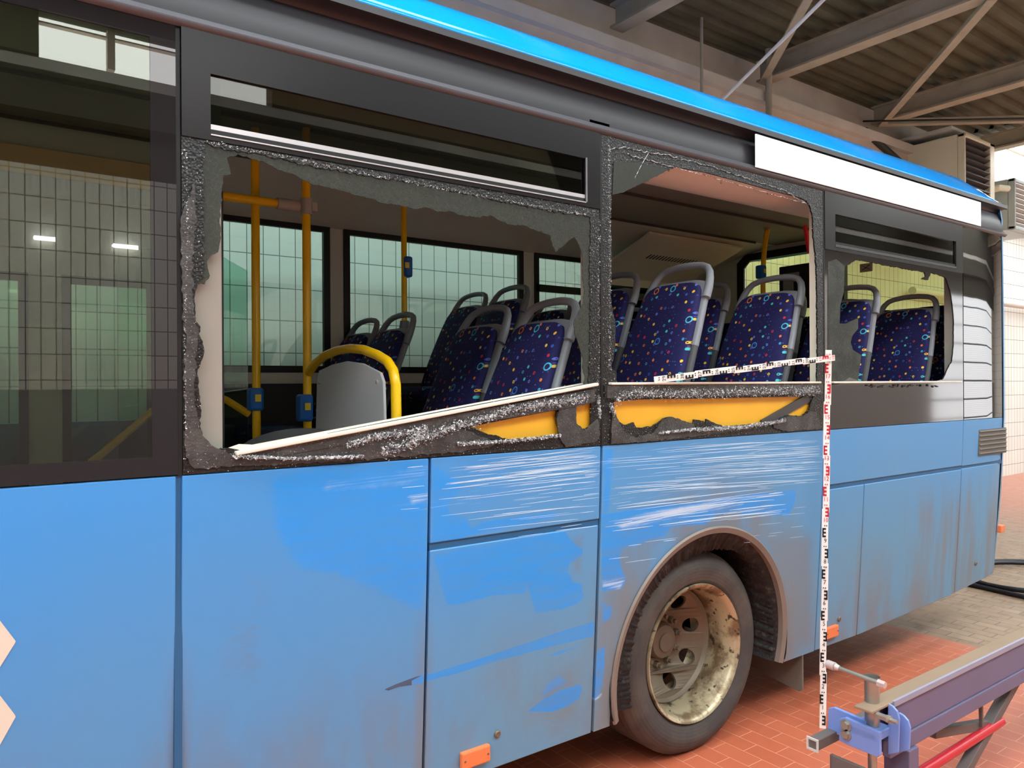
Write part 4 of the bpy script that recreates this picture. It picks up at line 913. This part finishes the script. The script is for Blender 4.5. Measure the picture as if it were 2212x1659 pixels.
MB().box((-3.0, 1.95, 2.70), (0.78, 2.0, 2.80)).build('door_cover', plain('yellow_door_cover', rgb(240, 190, 90), 0.5), bus, label='dull yellow cover over the far door')
# rear wall with window
XR = 5.58
MB().plate([(0.08, 1.14), (2.40, 1.14), (2.40, 2.9), (2.2, 2.9), (0.5, 2.9), (0.08, 2.66)], [[(0.26, 2.02), (2.02, 2.02), (2.02, 2.70), (1.95, 2.77), (0.34, 2.77), (0.26, 2.70)]], XR, 0.03, axis='x').build('rear_lining', M_lining, bus)
rwf = MB().plate([(0.22, 1.98), (2.06, 1.98), (2.06, 2.74), (1.97, 2.81), (0.32, 2.81), (0.22, 2.74)], [[(0.29, 2.05), (1.99, 2.05), (1.99, 2.69), (1.93, 2.75), (0.35, 2.75), (0.29, 2.69)]], XR - 0.02, 0.02, axis='x').build('rear_window_frame', M_black, bus)
MB().box((XR + 0.05, 0.26, 2.02), (XR + 0.055, 2.02, 2.77)).build('pane', M_rearpane, rwf)
st = MB().box((XR + 0.04, 0.86, 2.535), (XR + 0.045, 0.96, 2.60)).build('window_sticker', M_sill, rwf)
mb = MB().bar((XR + 0.036, 0.88, 2.55), (XR + 0.036, 0.94, 2.585), 0.006, 0.002).bar((XR + 0.036, 0.94, 2.55), (XR + 0.036, 0.88, 2.585), 0.006, 0.002); mb.build('sticker_mark', M_black, st)
# monitor box, sheet labels, hammer holder
mo = MB().box((5.22, 0.86, 2.26), (5.28, 1.40, 2.60)).box((5.25, 1.0, 2.6), (5.28, 1.04, 2.84)).build('screen_box', M_black, bus, bevel=0.008, label='black screen box hung in front of the rear window')
MB().box((5.216, 1.22, 2.47), (5.2195, 1.36, 2.54)).box((5.216, 1.27, 2.40), (5.2195, 1.36, 2.47)).build('paper_label', plain('grey_label', rgb(140, 140, 138), 0.6), mo)
ha = on_y(1748, 546, 0.5); hb = on_y(1739, 486, 0.5); e_ = on_y(1746, 470, 0.5)
MB().bar(ha, hb, 0.02, 0.022, up=(0, 1, 0)).build('emergency_hammer', plain('red_plastic', rgb(222, 30, 46), 0.35), bus, bevel=0.005, label='red emergency hammer holder')
# ---- yellow poles
def pole(pts, r, nm='grab_pole', **kw): return MB().tube(pts, r, 16).build(nm, M_handle, bus, smooth=True, **kw)
A = on_y(553, 700, 1.22); B = on_y(663, 700, 1.09); C = on_y(873, 600, 1.73)
pa = pole([(A.x, 1.22, 0.5), (A.x, 1.22, 2.84)], 0.0185, label='yellow grab pole, leftmost in the first broken window')
pb = pole([(B.x, 1.09, 0.5), (B.x, 1.09, 2.84)], 0.0185, label='yellow grab pole beside the grey partition')
pc = pole([(C.x, 1.73, 2.02), (C.x, 1.73, 2.83)], 0.0165, label='yellow grab pole rising from a seat shoulder')
zb = on_y(663, 447, 1.09).z
pole([(-0.6, 1.10, zb), (B.x - 0.04, 1.10, zb)], 0.0185, label='horizontal yellow grab rail')
cl_ = MB().tube([(B.x - 0.13, 1.10, zb), (B.x - 0.03, 1.10, zb)], 0.026, 14).tube([(B.x, 1.09, zb - 0.035), (B.x, 1.09, zb + 0.035)], 0.027, 14).box((B.x + 0.02, 1.07, zb - .02), (B.x + 0.045, 1.11, zb + .02)).build('pole_clamp', M_lgrey, pb, smooth=True)
MB().tube([(C.x, 1.73, 1.93), (C.x, 1.73, 2.0), (C.x, 1.73, 2.06)], [0.02, 0.034, 0.024], 14).build('pole_clamp', M_grey_pl, pc, smooth=True)
def stopbox(P, x, y, z0, z1, side=-1):
    o = MB().box((x - 0.026 + (0.012 if side > 0 else -0.012 - 0.012 * 0), y - 0.032, z0), (x + 0.026 + 0.012 * (side > 0), y + 0.028, z1)).build('stop_button_box', M_bluebox, P, bevel=0.012, label='blue button box')
    MB().box((x - 0.016, y - 0.036, (z0 + z1) / 2 - 0.01), (x + 0.01, y - 0.0325, (z0 + z1) / 2 + 0.022)).build('button', plain('yellow_button', rgb(240, 210, 60), 0.4), None if False else P)
za, zc = on_y(553, 887, 1.22).z, on_y(553, 838, 1.22).z
stopbox(pa, A.x, 1.22, za, zc)
stopbox(pb, B.x - 0.012, 1.08, on_y(655, 910, 1.08).z, on_y(655, 852, 1.08).z)
stopbox(pc, C.x + 0.005, 1.73, on_y(873, 599, 1.73).z, on_y(873, 554, 1.73).z, 1)
q = on_y(1650, 600, 1.3); pts = []
for u, v in ((1648, 600), (1649, 570), (1651, 540), (1655, 510), (1660, 482), (1668, 455), (1676, 425)):
    pts.append(on_y(u, v, 1.3))
pd = pole([Vector((pts[0].x, 1.3, 1.2))] + pts, 0.0185, label='yellow pole curving into the ceiling near the rear window')
stopbox(pd, pts[0].x - 0.02, 1.3, on_y(1640, 602, 1.3).z, on_y(1640, 573, 1.3).z)
# ---- partition with yellow arch
XP = B.x
prt = MB().plate([(0.27, 0.6), (1.02, 0.6), (1.0, 1.2), (0.965, 1.70), (0.94, 1.752), (0.80, 1.775), (0.65, 1.785), (0.50, 1.772), (0.35, 1.735), (0.325, 1.70), (0.30, 1.2)], (), XP - 0.006, 0.012, axis='x').build('partition_board', plain('grey_partition', rgb(214, 216, 218), 0.4, var=.04), bus, bevel=0.003, label='light grey partition board framed by a yellow tube')
t_ = [(XP, 1.07, 1.745), (XP, 0.99, 1.785), (XP, 0.88, 1.815), (XP, 0.75, 1.832), (XP, 0.62, 1.835), (XP, 0.50, 1.825), (XP, 0.38, 1.80), (XP, 0.30, 1.775), (XP, 0.255, 1.74), (XP, 0.235, 1.69), (XP, 0.23, 1.5), (XP, 0.23, 0.6)]
MB().tube(t_, 0.0185, 16).build('partition_tube', M_handle, prt, smooth=True)
for yy in (0.93, 0.37): MB().tube([(XP - 0.012, yy, 1.70), (XP - 0.005, yy, 1.70)], 0.007, 10).build('screw', M_silver, prt)
a = on_y(650, 945, 0.55)
c_ = on_y(650, 985, 0.6); rows = []
for i in range(9):
    f = i / 8 * math.pi / 2; rows.append([(c_.x + 0.26 * math.cos(f) * math.cos(j * math.pi / 12), c_.y + 0.2 * math.cos(f) * math.sin(j * math.pi / 12), c_.z - 0.02 + 0.125 * math.sin(f)) for j in range(25)])
MB().grid([[(q[0], q[1], c_.z - 0.5) for q in rows[0]]] + rows).build('seat_top', M_grey_dk, bus, smooth=True, label='dark rounded grey cover just above the sill')
# door screen and pillar
g = MB().plate([(-0.0, 1.0), (0.62, 1.0), (0.62, 2.30), (0.50, 2.36), (0.36, 2.375), (0.15, 2.37), (0.0, 2.36)], (), 1.9, 0.006).build('door_screen', glass_mat('green_screen_glass', (0.70, 0.88, 0.80, 1), 1.45), bus, label='greenish glass screen by the far door')
g.location.x += 0.62
MB().box((0.99, 2.28, 0.9), (1.10, 2.40, 2.7)).build('door_pillar', M_lining, bus)
a = on_y(440, 700, 0.25); b = on_y(464, 700, 0.25)
MB().box((a.x, 0.2, 1.0), (b.x, 0.26, 2.30)).build('pillar_lining', plain('pale_pillar', rgb(186, 184, 166), .6), bus, label='pale inner pillar lining at the left of the first broken window')
MB().box((b.x + .012, 0.26, 1.0), (b.x + 0.03, 0.30, 2.30)).build('pillar_gasket', M_black, bus)
MB().tube([on_y(u, v, 1.75) for u, v in ((195, 1000), (215, 985), (330, 888), (380, 862), (430, 853), (470, 857), (489, 864), (538, 895))], 0.018, 10).build('low_rail', M_handle, bus, smooth=True)
# ---- seats
def fabric():
    t = NT('dotted_navy_fabric'); o = t.obj()
    sp = t.new('ShaderNodeSeparateXYZ'); t.l.new(o, sp.inputs[0])
    base = rgb(19, 16, 78)
    uv = t.vec(sp.outputs[1], sp.outputs[2], 0.0)
    col = t.mix(t.ss(t.noise(uv, 60, 3, 0.7), 0.5, 0.75), base, rgb(24, 32, 88))
    def dots(col, sc, r, keep, ring=False, off=0.0, pal=None):
        v = t.new('ShaderNodeTexVoronoi', voronoi_dimensions='2D'); v.inputs['Scale'].default_value = sc; v.inputs['Randomness'].default_value = 0.75
        mp = t.new('ShaderNodeMapping'); t.l.new(uv, mp.inputs[0]); mp.inputs['Location'].default_value = (off, off * 1.7, 0); t.l.new(mp.outputs[0], v.inputs['Vector'])
        d = v.outputs['Distance']; cs = t.new('ShaderNodeSeparateColor'); t.l.new(v.outputs['Color'], cs.inputs[0])
        if ring: mk = t.M('MULTIPLY', t.M('LESS_THAN', d, r), t.M('GREATER_THAN', d, r * 0.66))
        else: mk = t.M('LESS_THAN', d, r)
        mk = t.M('MULTIPLY', mk, t.M('LESS_THAN', cs.outputs[1], keep))
        rp = t.new('ShaderNodeValToRGB'); rp.color_ramp.interpolation = 'CONSTANT'; t.l.new(cs.outputs[0], rp.inputs[0])
        e = rp.color_ramp.elements; e[0].position = 0; e[0].color = pal[0]; e[1].position = 1 / len(pal); e[1].color = pal[1]
        for i in range(2, len(pal)): k = e.new(i / len(pal)); k.color = pal[i]
        return t.mix(mk, col, rp.outputs[0])
    P1 = [rgb(236, 206, 70), rgb(60, 150, 190), rgb(230, 120, 60), rgb(50, 90, 180), rgb(200, 40, 60), rgb(70, 190, 190), rgb(240, 190, 60), rgb(90, 110, 200)]
    col = dots(col, 58, 0.13, 0.2, False, 3.3, [rgb(60, 80, 170), rgb(70, 130, 190), rgb(120, 50, 110), rgb(90, 120, 210)])
    col = dots(col, 22, 0.15, 0.8, False, 0.0, P1)
    col = dots(col, 22, 0.07, 0.4, False, 0.0, [rgb(19, 16, 78), rgb(60, 20, 60)])
    col = dots(col, 12, 0.20, 0.28, True, 7.7, [rgb(60, 130, 210), rgb(70, 180, 210), rgb(220, 120, 50), rgb(60, 110, 200)])
    t.set(col, 0.85); t.bump(t.noise(o, 300, 2), 0.2, 0.001); return t.mat
M_fabric = fabric()
M_fabric_dark = M_fabric
def ring_loft(st, n=20, pw=2.6):
    # stations: (x, z, half width, half depth) -> closed loft with superelliptic sections in the y / normal plane
    mb = MB(); K = len(st)
    for i, (x, z, hw, hd) in enumerate(st):
        a = st[max(i - 1, 0)]; b = st[min(i + 1, K - 1)]; d = Vector((b[0] - a[0], 0, b[1] - a[1])).normalized(); nn = Vector((d.z, 0, -d.x))
        for j in range(n):
            t = 2 * math.pi * j / n; c, s_ = math.cos(t), math.sin(t)
            yy = hw * math.copysign(abs(c) ** (2 / pw), c); dd = hd * math.copysign(abs(s_) ** (2 / pw), s_)
            mb.v.append((x + nn.x * dd, yy, z + nn.z * dd))
    for i in range(K - 1):
        for j in range(n):
            j2 = (j + 1) % n; mb.f.append((i * n + j, i * n + j2, (i + 1) * n + j2, (i + 1) * n + j))
    mb.f.append(tuple(range(n))[::-1]); mb.f.append(tuple((K - 1) * n + j for j in range(n)))
    return mb
# local frame: x towards the rear, origin on the floor below the handle top; seat faces -x
def bx_(z): # recline curve
    t = (z - 0.42) / 0.71; return -0.30 + 0.30 * (t * 0.82 + 0.18 * t * t) if t > 0 else -0.30
def seat_parts():
    out = {}
    zs = [0.40, 0.50, 0.60, 0.70, 0.78, 0.86, 0.92, 0.96, 0.99, 1.01, 1.022]
    hw = [0.205, 0.21, 0.212, 0.208, 0.202, 0.194, 0.187, 0.181, 0.174, 0.160, 0.13]
    out['back'] = ring_loft([(bx_(z) - 0.018, z, w_, 0.030 if z < 0.97 else 0.02) for z, w_ in zip(zs, hw)], 28, 3.5)
    zs2 = [0.72, 0.80, 0.88, 0.94, 0.98, 1.01, 1.03, 1.036]; hw2 = [0.222, 0.216, 0.207, 0.20, 0.194, 0.185, 0.165, 0.13]
    out['shell'] = ring_loft([(bx_(z) + 0.02, z, w_, 0.022) for z, w_ in zip(zs2, hw2)], 28, 4)
    out['low'] = ring_loft([(bx_(z) + 0.02, z, w_, 0.021) for z, w_ in ((0.34, 0.218), (0.5, 0.226), (0.6, 0.227), (0.722, 0.221))], 28, 4)
    h = MB(); pts = []
    for y, z in ((0.195, 0.95), (0.192, 1.0), (0.182, 1.045), (0.168, 1.08), (0.145, 1.105), (0.11, 1.118), (0.05, 1.126), (0, 1.128)): pts.append((bx_(z) + 0.012, y, z))
    pts = pts + [(x, -y, z) for x, y, z in pts[-2::-1]]
    h.tube(pts, [0.021, 0.0205, 0.019, 0.0175] + [0.0165] * (len(pts) - 8) + [0.0175, 0.019, 0.0205, 0.021], 12)
    out['handle'] = h
    out['cushion'] = ring_loft([(-0.76, 0.43, 0.20, 0.03), (-0.745, 0.455, 0.215, 0.045), (-0.6, 0.45, 0.22, 0.05), (-0.4, 0.43, 0.22, 0.05), (-0.30, 0.42, 0.21, 0.045)], 24, 4)
    out['leg'] = MB().box((-0.62, -0.04, 0.0), (-0.46, 0.04, 0.40)).box((-0.72, -0.19, 0.36), (-0.30, 0.19, 0.41)).box((-0.68, -0.12, 0), (-0.4, 0.12, 0.02))
    return out
parts = seat_parts(); proto = {}
for k, (nm, mt) in {'shell': ('passenger_seat', M_grey_pl), 'back': ('backrest', M_fabric), 'low': ('lower_shell', M_grey_dk), 'handle': ('grab_handle', M_grey_pl), 'cushion': ('seat_cushion', M_fabric), 'leg': ('seat_leg', M_grey_dk)}.items():
    me_o = parts[k].build(nm, mt, None, smooth=True, ang=60 if k != 'leg' else 20)
    proto[k] = me_o
used = [False]
def seat(xtop, yc, ztop, lab, yaw=0.0):
    root = proto['shell'] if not used[0] else proto['shell'].copy()
    if used[0]: COL.objects.link(root)
    root.parent = bus; root.location = Vector((xtop, yc, ztop - 1.145)) - bus.location; root.rotation_euler = (0, 0, yaw); root['label'] = lab
    for k in ('back', 'low', 'handle', 'cushion', 'leg'):
        c = proto[k] if not used[0] else proto[k].copy()
        if used[0]: COL.objects.link(c)
        c.parent = root; c.location = (0, 0, 0)
    used[0] = True
    return root
rows_ = [(2.06, 2.06, 'lower'), (2.90, 2.285, 'raised'), (3.64, 2.285, 'raised'), (4.40, 2.285, 'raised'), (5.13, 2.275, 'raised')]
where = ['in the lowest row of the first broken window', 'at the left of the second broken window, above the wheel', 'at the right of the second broken window', 'at the left of the third window', 'at the right of the third window']
for i, (x, z, kind_) in enumerate(rows_):
    seat(x, 0.335, z, 'navy dotted window-side seat ' + where[i])
    seat(x, 0.815, z + 0.012, 'navy dotted aisle seat beside the window seat ' + where[i])
for i, (x, z) in enumerate(((2.06, 2.11), (2.86, 2.325), (3.60, 2.335), (4.36, 2.30))):
    w2 = ['low row by the far windows', 'first raised row by the far windows', 'second raised row by the far windows', 'third raised row by the far windows'][i]
    seat(x, 1.72, z, 'navy dotted aisle seat in the ' + w2)
    seat(x, 2.18, z, 'navy dotted window seat in the ' + w2)
# rear bench of five dark backs
for k in range(5):
    b_ = ring_loft([(5.50 + (z - 1.6) * 0.02, z, w_, 0.035) for z, w_ in ((1.55, 0.215), (1.8, 0.22), (2.05, 0.215), (2.15, 0.205), (2.20, 0.17), (2.215, 0.12))], 24, 4)
    for q in range(len(b_.v)): b_.v[q] = (b_.v[q][0], b_.v[q][1] + 0.33 + k * 0.455, b_.v[q][2])
    b_.build('rear_bench_back', M_fabric, bus, smooth=True, ang=60)
MB().box((5.05, 0.10, 1.14), (5.55, 2.4, 1.58)).build('rear_bench_seat', M_darkin, bus)
# ---------------------------------------------------------------- folding measuring rules
M_rule = plain('white_rule', rgb(240, 236, 230), 0.5, var=0.02)
M_red = plain('red_print', rgb(206, 30, 52), 0.5)
M_blackp = plain('black_print', rgb(24, 22, 26), 0.5)
def text_mesh(s, size):
    c = bpy.data.curves.new('txt', 'FONT'); c.body = s; c.size = size; c.align_x = 'CENTER'; c.align_y = 'CENTER'; c.resolution_u = 2
    o = bpy.data.objects.new('txt', c); COL.objects.link(o); me = bpy.data.meshes.new_from_object(o)
    r = MB(); r.v = [tuple(v.co) for v in me.vertices]; r.f = [tuple(p.vertices) for p in me.polygons]
    bpy.data.objects.remove(o); bpy.data.curves.remove(c); bpy.data.meshes.remove(me); return r
TX = {}
def digits(s, size):
    if (s, size) not in TX: TX[(s, size)] = text_mesh(s, size)
    return TX[(s, size)]
def rule(A, B, r0, per_m, face, width, name, label, limbs, flip=False, digit_rot=0, shift=0.004):
    """A -> B along the rule; r0 = reading (dm) at A; per_m sign of the readings along A->B; face = outward normal"""
    A, B = Vector(A), Vector(B); L = (B - A).length; e = (B - A) / L; nrm = (Vector(face) - e * Vector(face).dot(e)).normalized(); s_ = nrm.cross(e)
    root = thing(name, label, 'measuring rule', tuple(A if A.z < B.z else B))
    step = L / limbs
    for i in range(limbs):
        sh = shift * (1 if i % 2 else -1) * 0.5; dd = 0.0015 if i % 2 else 0
        a = A + e * (i * step - (0.008 if i else 0)) + s_ * sh + nrm * dd; b = A + e * ((i + 1) * step + (0.008 if i < limbs - 1 else 0)) + s_ * sh + nrm * dd
        MB().bar(a, b, width, 0.003, up=nrm).build('rule_limb', M_rule, root, bevel=0.0006)
    marks = {'r': MB(), 'k': MB()}
    def put(mb, pts):  # pts in (along, across)
        k = len(mb.v); mb.v += [tuple(A + e * a + s_ * c + nrm * 0.0045) for a, c in pts]; mb.f.append(tuple(range(k, k + len(pts))))
    def rct(mb, a0, c0, a1, c1): put(mb, [(a0, c0), (a1, c0), (a1, c1), (a0, c1)])
    d = 0
    rd0 = r0; n = int(L * 10) + 2
    for i in range(-1, n):
        # decimetre number i
        r_ = math.floor(r0) + i * per_m if per_m > 0 else math.ceil(r0) + i * per_m
        a = (r_ - r0) / per_m * 0.1 * SC[0]
        col = marks['r'] if 10 <= (r_ if True else 0) < 20 else marks['k']
        k = 0.1 * SC[0]
        hw = width / 2
        # E block: back bar and three teeth, 5 cm long, alternating side
        sd = 1 if i % 2 else -1
        a0, a1 = a + k * 0.17, a + k * 0.62
        if a0 > 0.0 and a1 < L:
            rct(col, a0, sd * hw * 0.95, a1, sd * hw * 0.55)
            for q in (0, 0.4, 0.8): rct(col, lerp(a0, a1, q), sd * hw * 0.92, lerp(a0, a1, q + 0.2), -sd * hw * 0.15)
        for q in (0.70,):
            if 0 < a + k * q and a + k * (q + .06) < L: rct(col, a + k * q, -sd * hw * 0.5, a + k * (q + 0.06), -sd * hw * 0.2); rct(col, a + k * q, sd * hw * 0.1, a + k * (q + 0.06), sd * hw * 0.4)
        if 0.012 < a < L - 0.012 and r_ > 0:
            g = digits(str(r_), width * 1.0); base = len(col.v); ca, sa = math.cos(digit_rot), math.sin(digit_rot)
            for (x, y, z) in g.v:
                x *= 0.85; col.v.append(tuple(A + e * (a + (x * ca - y * sa)) + s_ * (x * sa + y * ca) + nrm * 0.0046))
            col.f += [tuple(base + i_ for i_ in f) for f in g.f]
    if marks['r'].v: marks['r'].build('red_graduation', M_red, root)
    if marks['k'].v: marks['k'].build('black_graduation', M_blackp, root)
    return root
SC = [1.0]
top = on_y(1789, 756, -0.075); bot = on_y(1776, 1551, -0.085); bot.z = 0.0
SC[0] = (top - bot).length / 1.83
rule(bot, top, 0.0, 1, (-0.75, -0.66, 0), 0.030, 'folding_rule', 'upright folding rule with red and black graduation standing on the floor against the bus side', 7, digit_rot=-math.pi / 2)
lft = on_y(1413, 820, -0.045); rgt = on_y(1803, 772, -0.10); SC[0] = (rgt - lft).length / 1.165
rule(lft, rgt, 29.5, -1, (0, -1, 0), 0.028, 'folding_rule', 'folding rule laid across the second broken window sill, numbers 29 to 18', 5, digit_rot=math.pi / 2 + math.pi / 2 * 0)
# ---------------------------------------------------------------- trestle stand
M_stand = plain('grey_violet_paint', rgb(104, 100, 128), 0.45, var=0.14, sc=5)
M_stand_b = plain('light_blue_paint', rgb(122, 150, 214), 0.4, var=0.1, sc=12)
M_stand_top = plain('dusty_brown_top', rgb(148, 126, 104), 0.75, var=0.15)
M_stand_br = plain('grey_brace', rgb(104, 96, 92), 0.6, var=0.15)
M_galv = plain('galvanised_steel', rgb(172, 172, 162), 0.35, metal=0.7, var=0.15, sc=14)
M_redt = plain('red_tube', rgb(196, 34, 48), 0.35)
SX, SY, SZ = 2.20, -1.05, 0.80
YA = -1.02   # viewer-side face of the beam
def at(u, v, y): return on_y(u, v, y)
# beam: far edge of the top runs (1830,1550)->(2212,1352), near edge (1945,1510)->(2212,1377)
n0 = at(1945, 1510, YA); n1 = at(2212, 1377, YA); lowp = at(1945, 1624, YA)
ztop = (n0.z + n1.z) / 2; zlow = lowp.z; xl = n0.x - 0.05
f0 = on_z(1900, 1503, ztop); yfar = f0.y
root = thing('trestle_stand', 'blue-grey steel trestle stand with clamp screw and red strut at the lower right corner', 'trestle', ((n0.x + 3.6) / 2, (YA + yfar) / 2, 0))
X1 = n0.x + 2.3
zmid = at(2000, 1559, YA).z
mb = MB().box((xl, YA, zmid), (X1, YA + 0.012, ztop - 0.004)).box((xl - 0.02, YA - 0.006, zlow), (X1, YA + 0.02, zmid)).box((xl, yfar - 0.012, zlow), (X1, yfar, ztop - 0.004)).box((xl, YA, zlow), (X1, yfar, zlow + 0.008))
mb.build('beam', M_stand, root, bevel=0.003)
MB().box((xl - 0.12, YA - 0.004, ztop - 0.004), (X1, yfar + 0.004, ztop + 0.004)).build('top_plate', M_stand_top, root, bevel=0.002)
MB().box((xl, YA - 0.008, ztop - 0.012), (X1, YA, ztop + 0.005)).build('top_edge', plain('worn_blue_edge', rgb(150, 150, 170), 0.4), root)
# end bracket
yb = (YA + yfar) / 2
p0 = at(1838, 1610, YA - 0.0); p1 = at(1900, 1625, YA)
ex = xl - 0.10
def E(u, v): q = on_x(u, v, ex); return (q.y, q.z)
pl = [E(1813, 1552), E(1826, 1550), E(1900, 1582), E(1901, 1632), E(1895, 1636), E(1832, 1610), E(1812, 1600)]
MB().plate(pl, (), ex, 0.012, axis='x').build('end_plate', M_stand_b, root, bevel=0.003)
MB().plate([(a + 0.055, b + 0.004) for a, b in pl], (), ex + 0.03, 0.012, axis='x').build('end_plate', M_stand_b, root, bevel=0.003)
for dz_ in (0.0, -0.028):
    c = on_x(1828, 1566, ex); MB().tube([(ex - 0.012, c.y, c.z + dz_), (ex + 0.005, c.y - 0.0, c.z + dz_)], 0.012, 6).tube([(ex - 0.004, c.y, c.z + dz_), (ex + 0.002, c.y, c.z + dz_)], 0.017, 16).build('bolt', M_galv, root)
# spindle
s0 = on_x(1884, 1552, ex + 0.05); s1 = on_x(1888, 1462, ex + 0.05)
MB().tube([(s0.x, s0.y, s0.z - 0.02), (s0.x, s0.y, s1.z - 0.02), (s0.x, s0.y, s1.z)], [0.021, 0.021, 0.023], 24, cap=False).tube([(s0.x, s0.y, s0.z - 0.02), (s0.x, s0.y, s1.z)], [0.016, 0.016], 20, cap=False).tube([(s0.x, s0.y, s0.z - 0.2), (s0.x, s0.y, s0.z)], 0.013, 14).build('spindle', M_galv, root, smooth=True, ang=50)
h0 = on_y(1795, 1437, s0.y + 0.10); h1 = on_y(1905, 1478, s0.y - 0.06)
MB().tube([h0, h1], 0.0065, 12).build('tommy_bar', M_galv, root, smooth=True)
d = (h1 - h0).normalized()
MB().tube([h0 - d * 0.014, h0 - d * 0.012, h0 + d * 0.012, h0 + d * 0.014], [0.009, 0.013, 0.013, 0.009], 14).tube([h0 + d * 0.016, h0 + d * 0.028], [0.011, 0.008], 14).tube([h1 - d * 0.012, h1 + d * 0.010], [0.011, 0.011], 6).build('bar_knob', plain('pale_knob', rgb(206, 190, 184), .4, metal=.3), root, smooth=True, ang=40)
MB().box((s0.x - 0.05, s0.y - 0.04, s0.z - 0.045), (s0.x + 0.04, s0.y + 0.05, s0.z - 0.02)).build('guide_block', M_stand_b, root, bevel=0.003)
# side cheeks: narrow rounded lugs standing off the beam end
for xo, yo, zt in ((0.075, 0.0, ztop + 0.004), (0.115, -0.012, ztop - 0.03)):
    yy0, yy1 = YA - 0.034 + yo, YA + yo
    pr = [(yy1, zt), (yy0 + 0.02, zt - 0.004), (yy0 + 0.006, zt - 0.015), (yy0, zt - 0.035), (yy0 + 0.004, zlow + 0.03), (yy1, zlow + 0.012)]
    MB().plate(pr, (), ex + xo, 0.008, axis='x').build('cheek_plate', M_stand_b, root, bevel=0.002)
c = at(1936, 1557, YA - 0.05)
MB().tube([(c.x - 0.02, YA, c.z + 0.006), (c.x - 0.02, YA - 0.035, c.z + 0.006)], 0.010, 6).tube([(c.x + 0.005, YA, c.z - 0.006), (c.x + 0.005, YA - 0.05, c.z - 0.006)], 0.006, 10).tube([(c.x + 0.005, YA - 0.02, c.z - 0.006), (c.x + 0.005, YA - 0.032, c.z - 0.006)], 0.012, 6).build('bolt', M_galv, root)
# square tube sticking out at the end, behind the plate
yt = E(1806, 1590)[0] + 0.03
q0 = at(1757, 1608, yt)
MB().box((q0.x, yt - 0.014, q0.z - 0.016), (ex + 0.35, yt + 0.018, q0.z + 0.016)).build('square_tube', M_stand_br, root, bevel=0.002)
MB().plate([(yt - 0.017, q0.z - 0.019), (yt + 0.021, q0.z - 0.019), (yt + 0.021, q0.z + 0.019), (yt - 0.017, q0.z + 0.019)], [[(yt - 0.012, q0.z - 0.013), (yt + 0.015, q0.z - 0.013), (yt + 0.015, q0.z + 0.013), (yt - 0.012, q0.z + 0.013)]], q0.x - 0.004, 0.005, axis='x').build('tube_end_rim', M_white_metal, root)
# legs, diagonals, red strut
def bar(px, w_, h_, nm, mt, y0_=YA + 0.03, lab=None):
    a = at(px[0], px[1], y0_); b = at(px[2], px[3], y0_)
    return MB().bar(a, b, w_, h_, up=(0, 1, 0)).build(nm, mt, root, bevel=0.002, label=lab)
lt_, lb_ = at(2212, 1430, YA + 0.04), at(2095, 1640, YA + 0.04); dv = lb_ - lt_
foot_ = lt_ + dv * ((lt_.z - 0.03) / -dv.z)
MB().bar(lt_ - dv * 0.1, foot_, 0.035, 0.035, up=(0, 1, 0)).build('brace_leg', M_stand_br, root, bevel=0.002)
MB().box((foot_.x - 0.05, YA - 0.12, 0.0), (foot_.x + 0.05, yfar + 0.12, 0.035)).build('foot', M_stand, root, bevel=0.003)
bar((2012, 1583, 2150, 1560), 0.03, 0.03, 'brace_bar', M_stand_br, YA + 0.05)
bar((2120, 1570, 2118, 1500), 0.012, 0.012, 'brace_rod', M_stand_br, YA + 0.03)
a = at(1990, 1668, YA + 0.03); b = at(2162, 1558, YA + 0.03); dv = (a - b)
xleg = n0.x + 0.05; a2 = b + dv * ((xleg - b.x) / dv.x)
MB().tube([a2, b], 0.0165, 16).build('red_strut', M_redt, root, smooth=True, label='red tubular strut')
zf = 0.0
for xx, yy in ((n0.x + 0.05, yb), (n0.x + 2.0, yb)):
    MB().box((xx - 0.03, yy - 0.04, 0.03), (xx + 0.03, yy + 0.04, zlow)).build('leg', M_stand, root, bevel=0.003)
    MB().box((xx - 0.03, yy - 0.35, 0.0), (xx + 0.03, yy + 0.35, 0.04)).build('foot', M_stand, root, bevel=0.003)
a = on_x(1800, 1670, ex + 0.02); b = on_x(1880, 1650, ex + 0.02)
MB().box((ex + 0.0, a.y - 0.12, zlow - 0.30), (ex + 0.012, a.y + 0.0, zlow - 0.02)).build('lower_plate', M_stand_br, root, bevel=0.002)
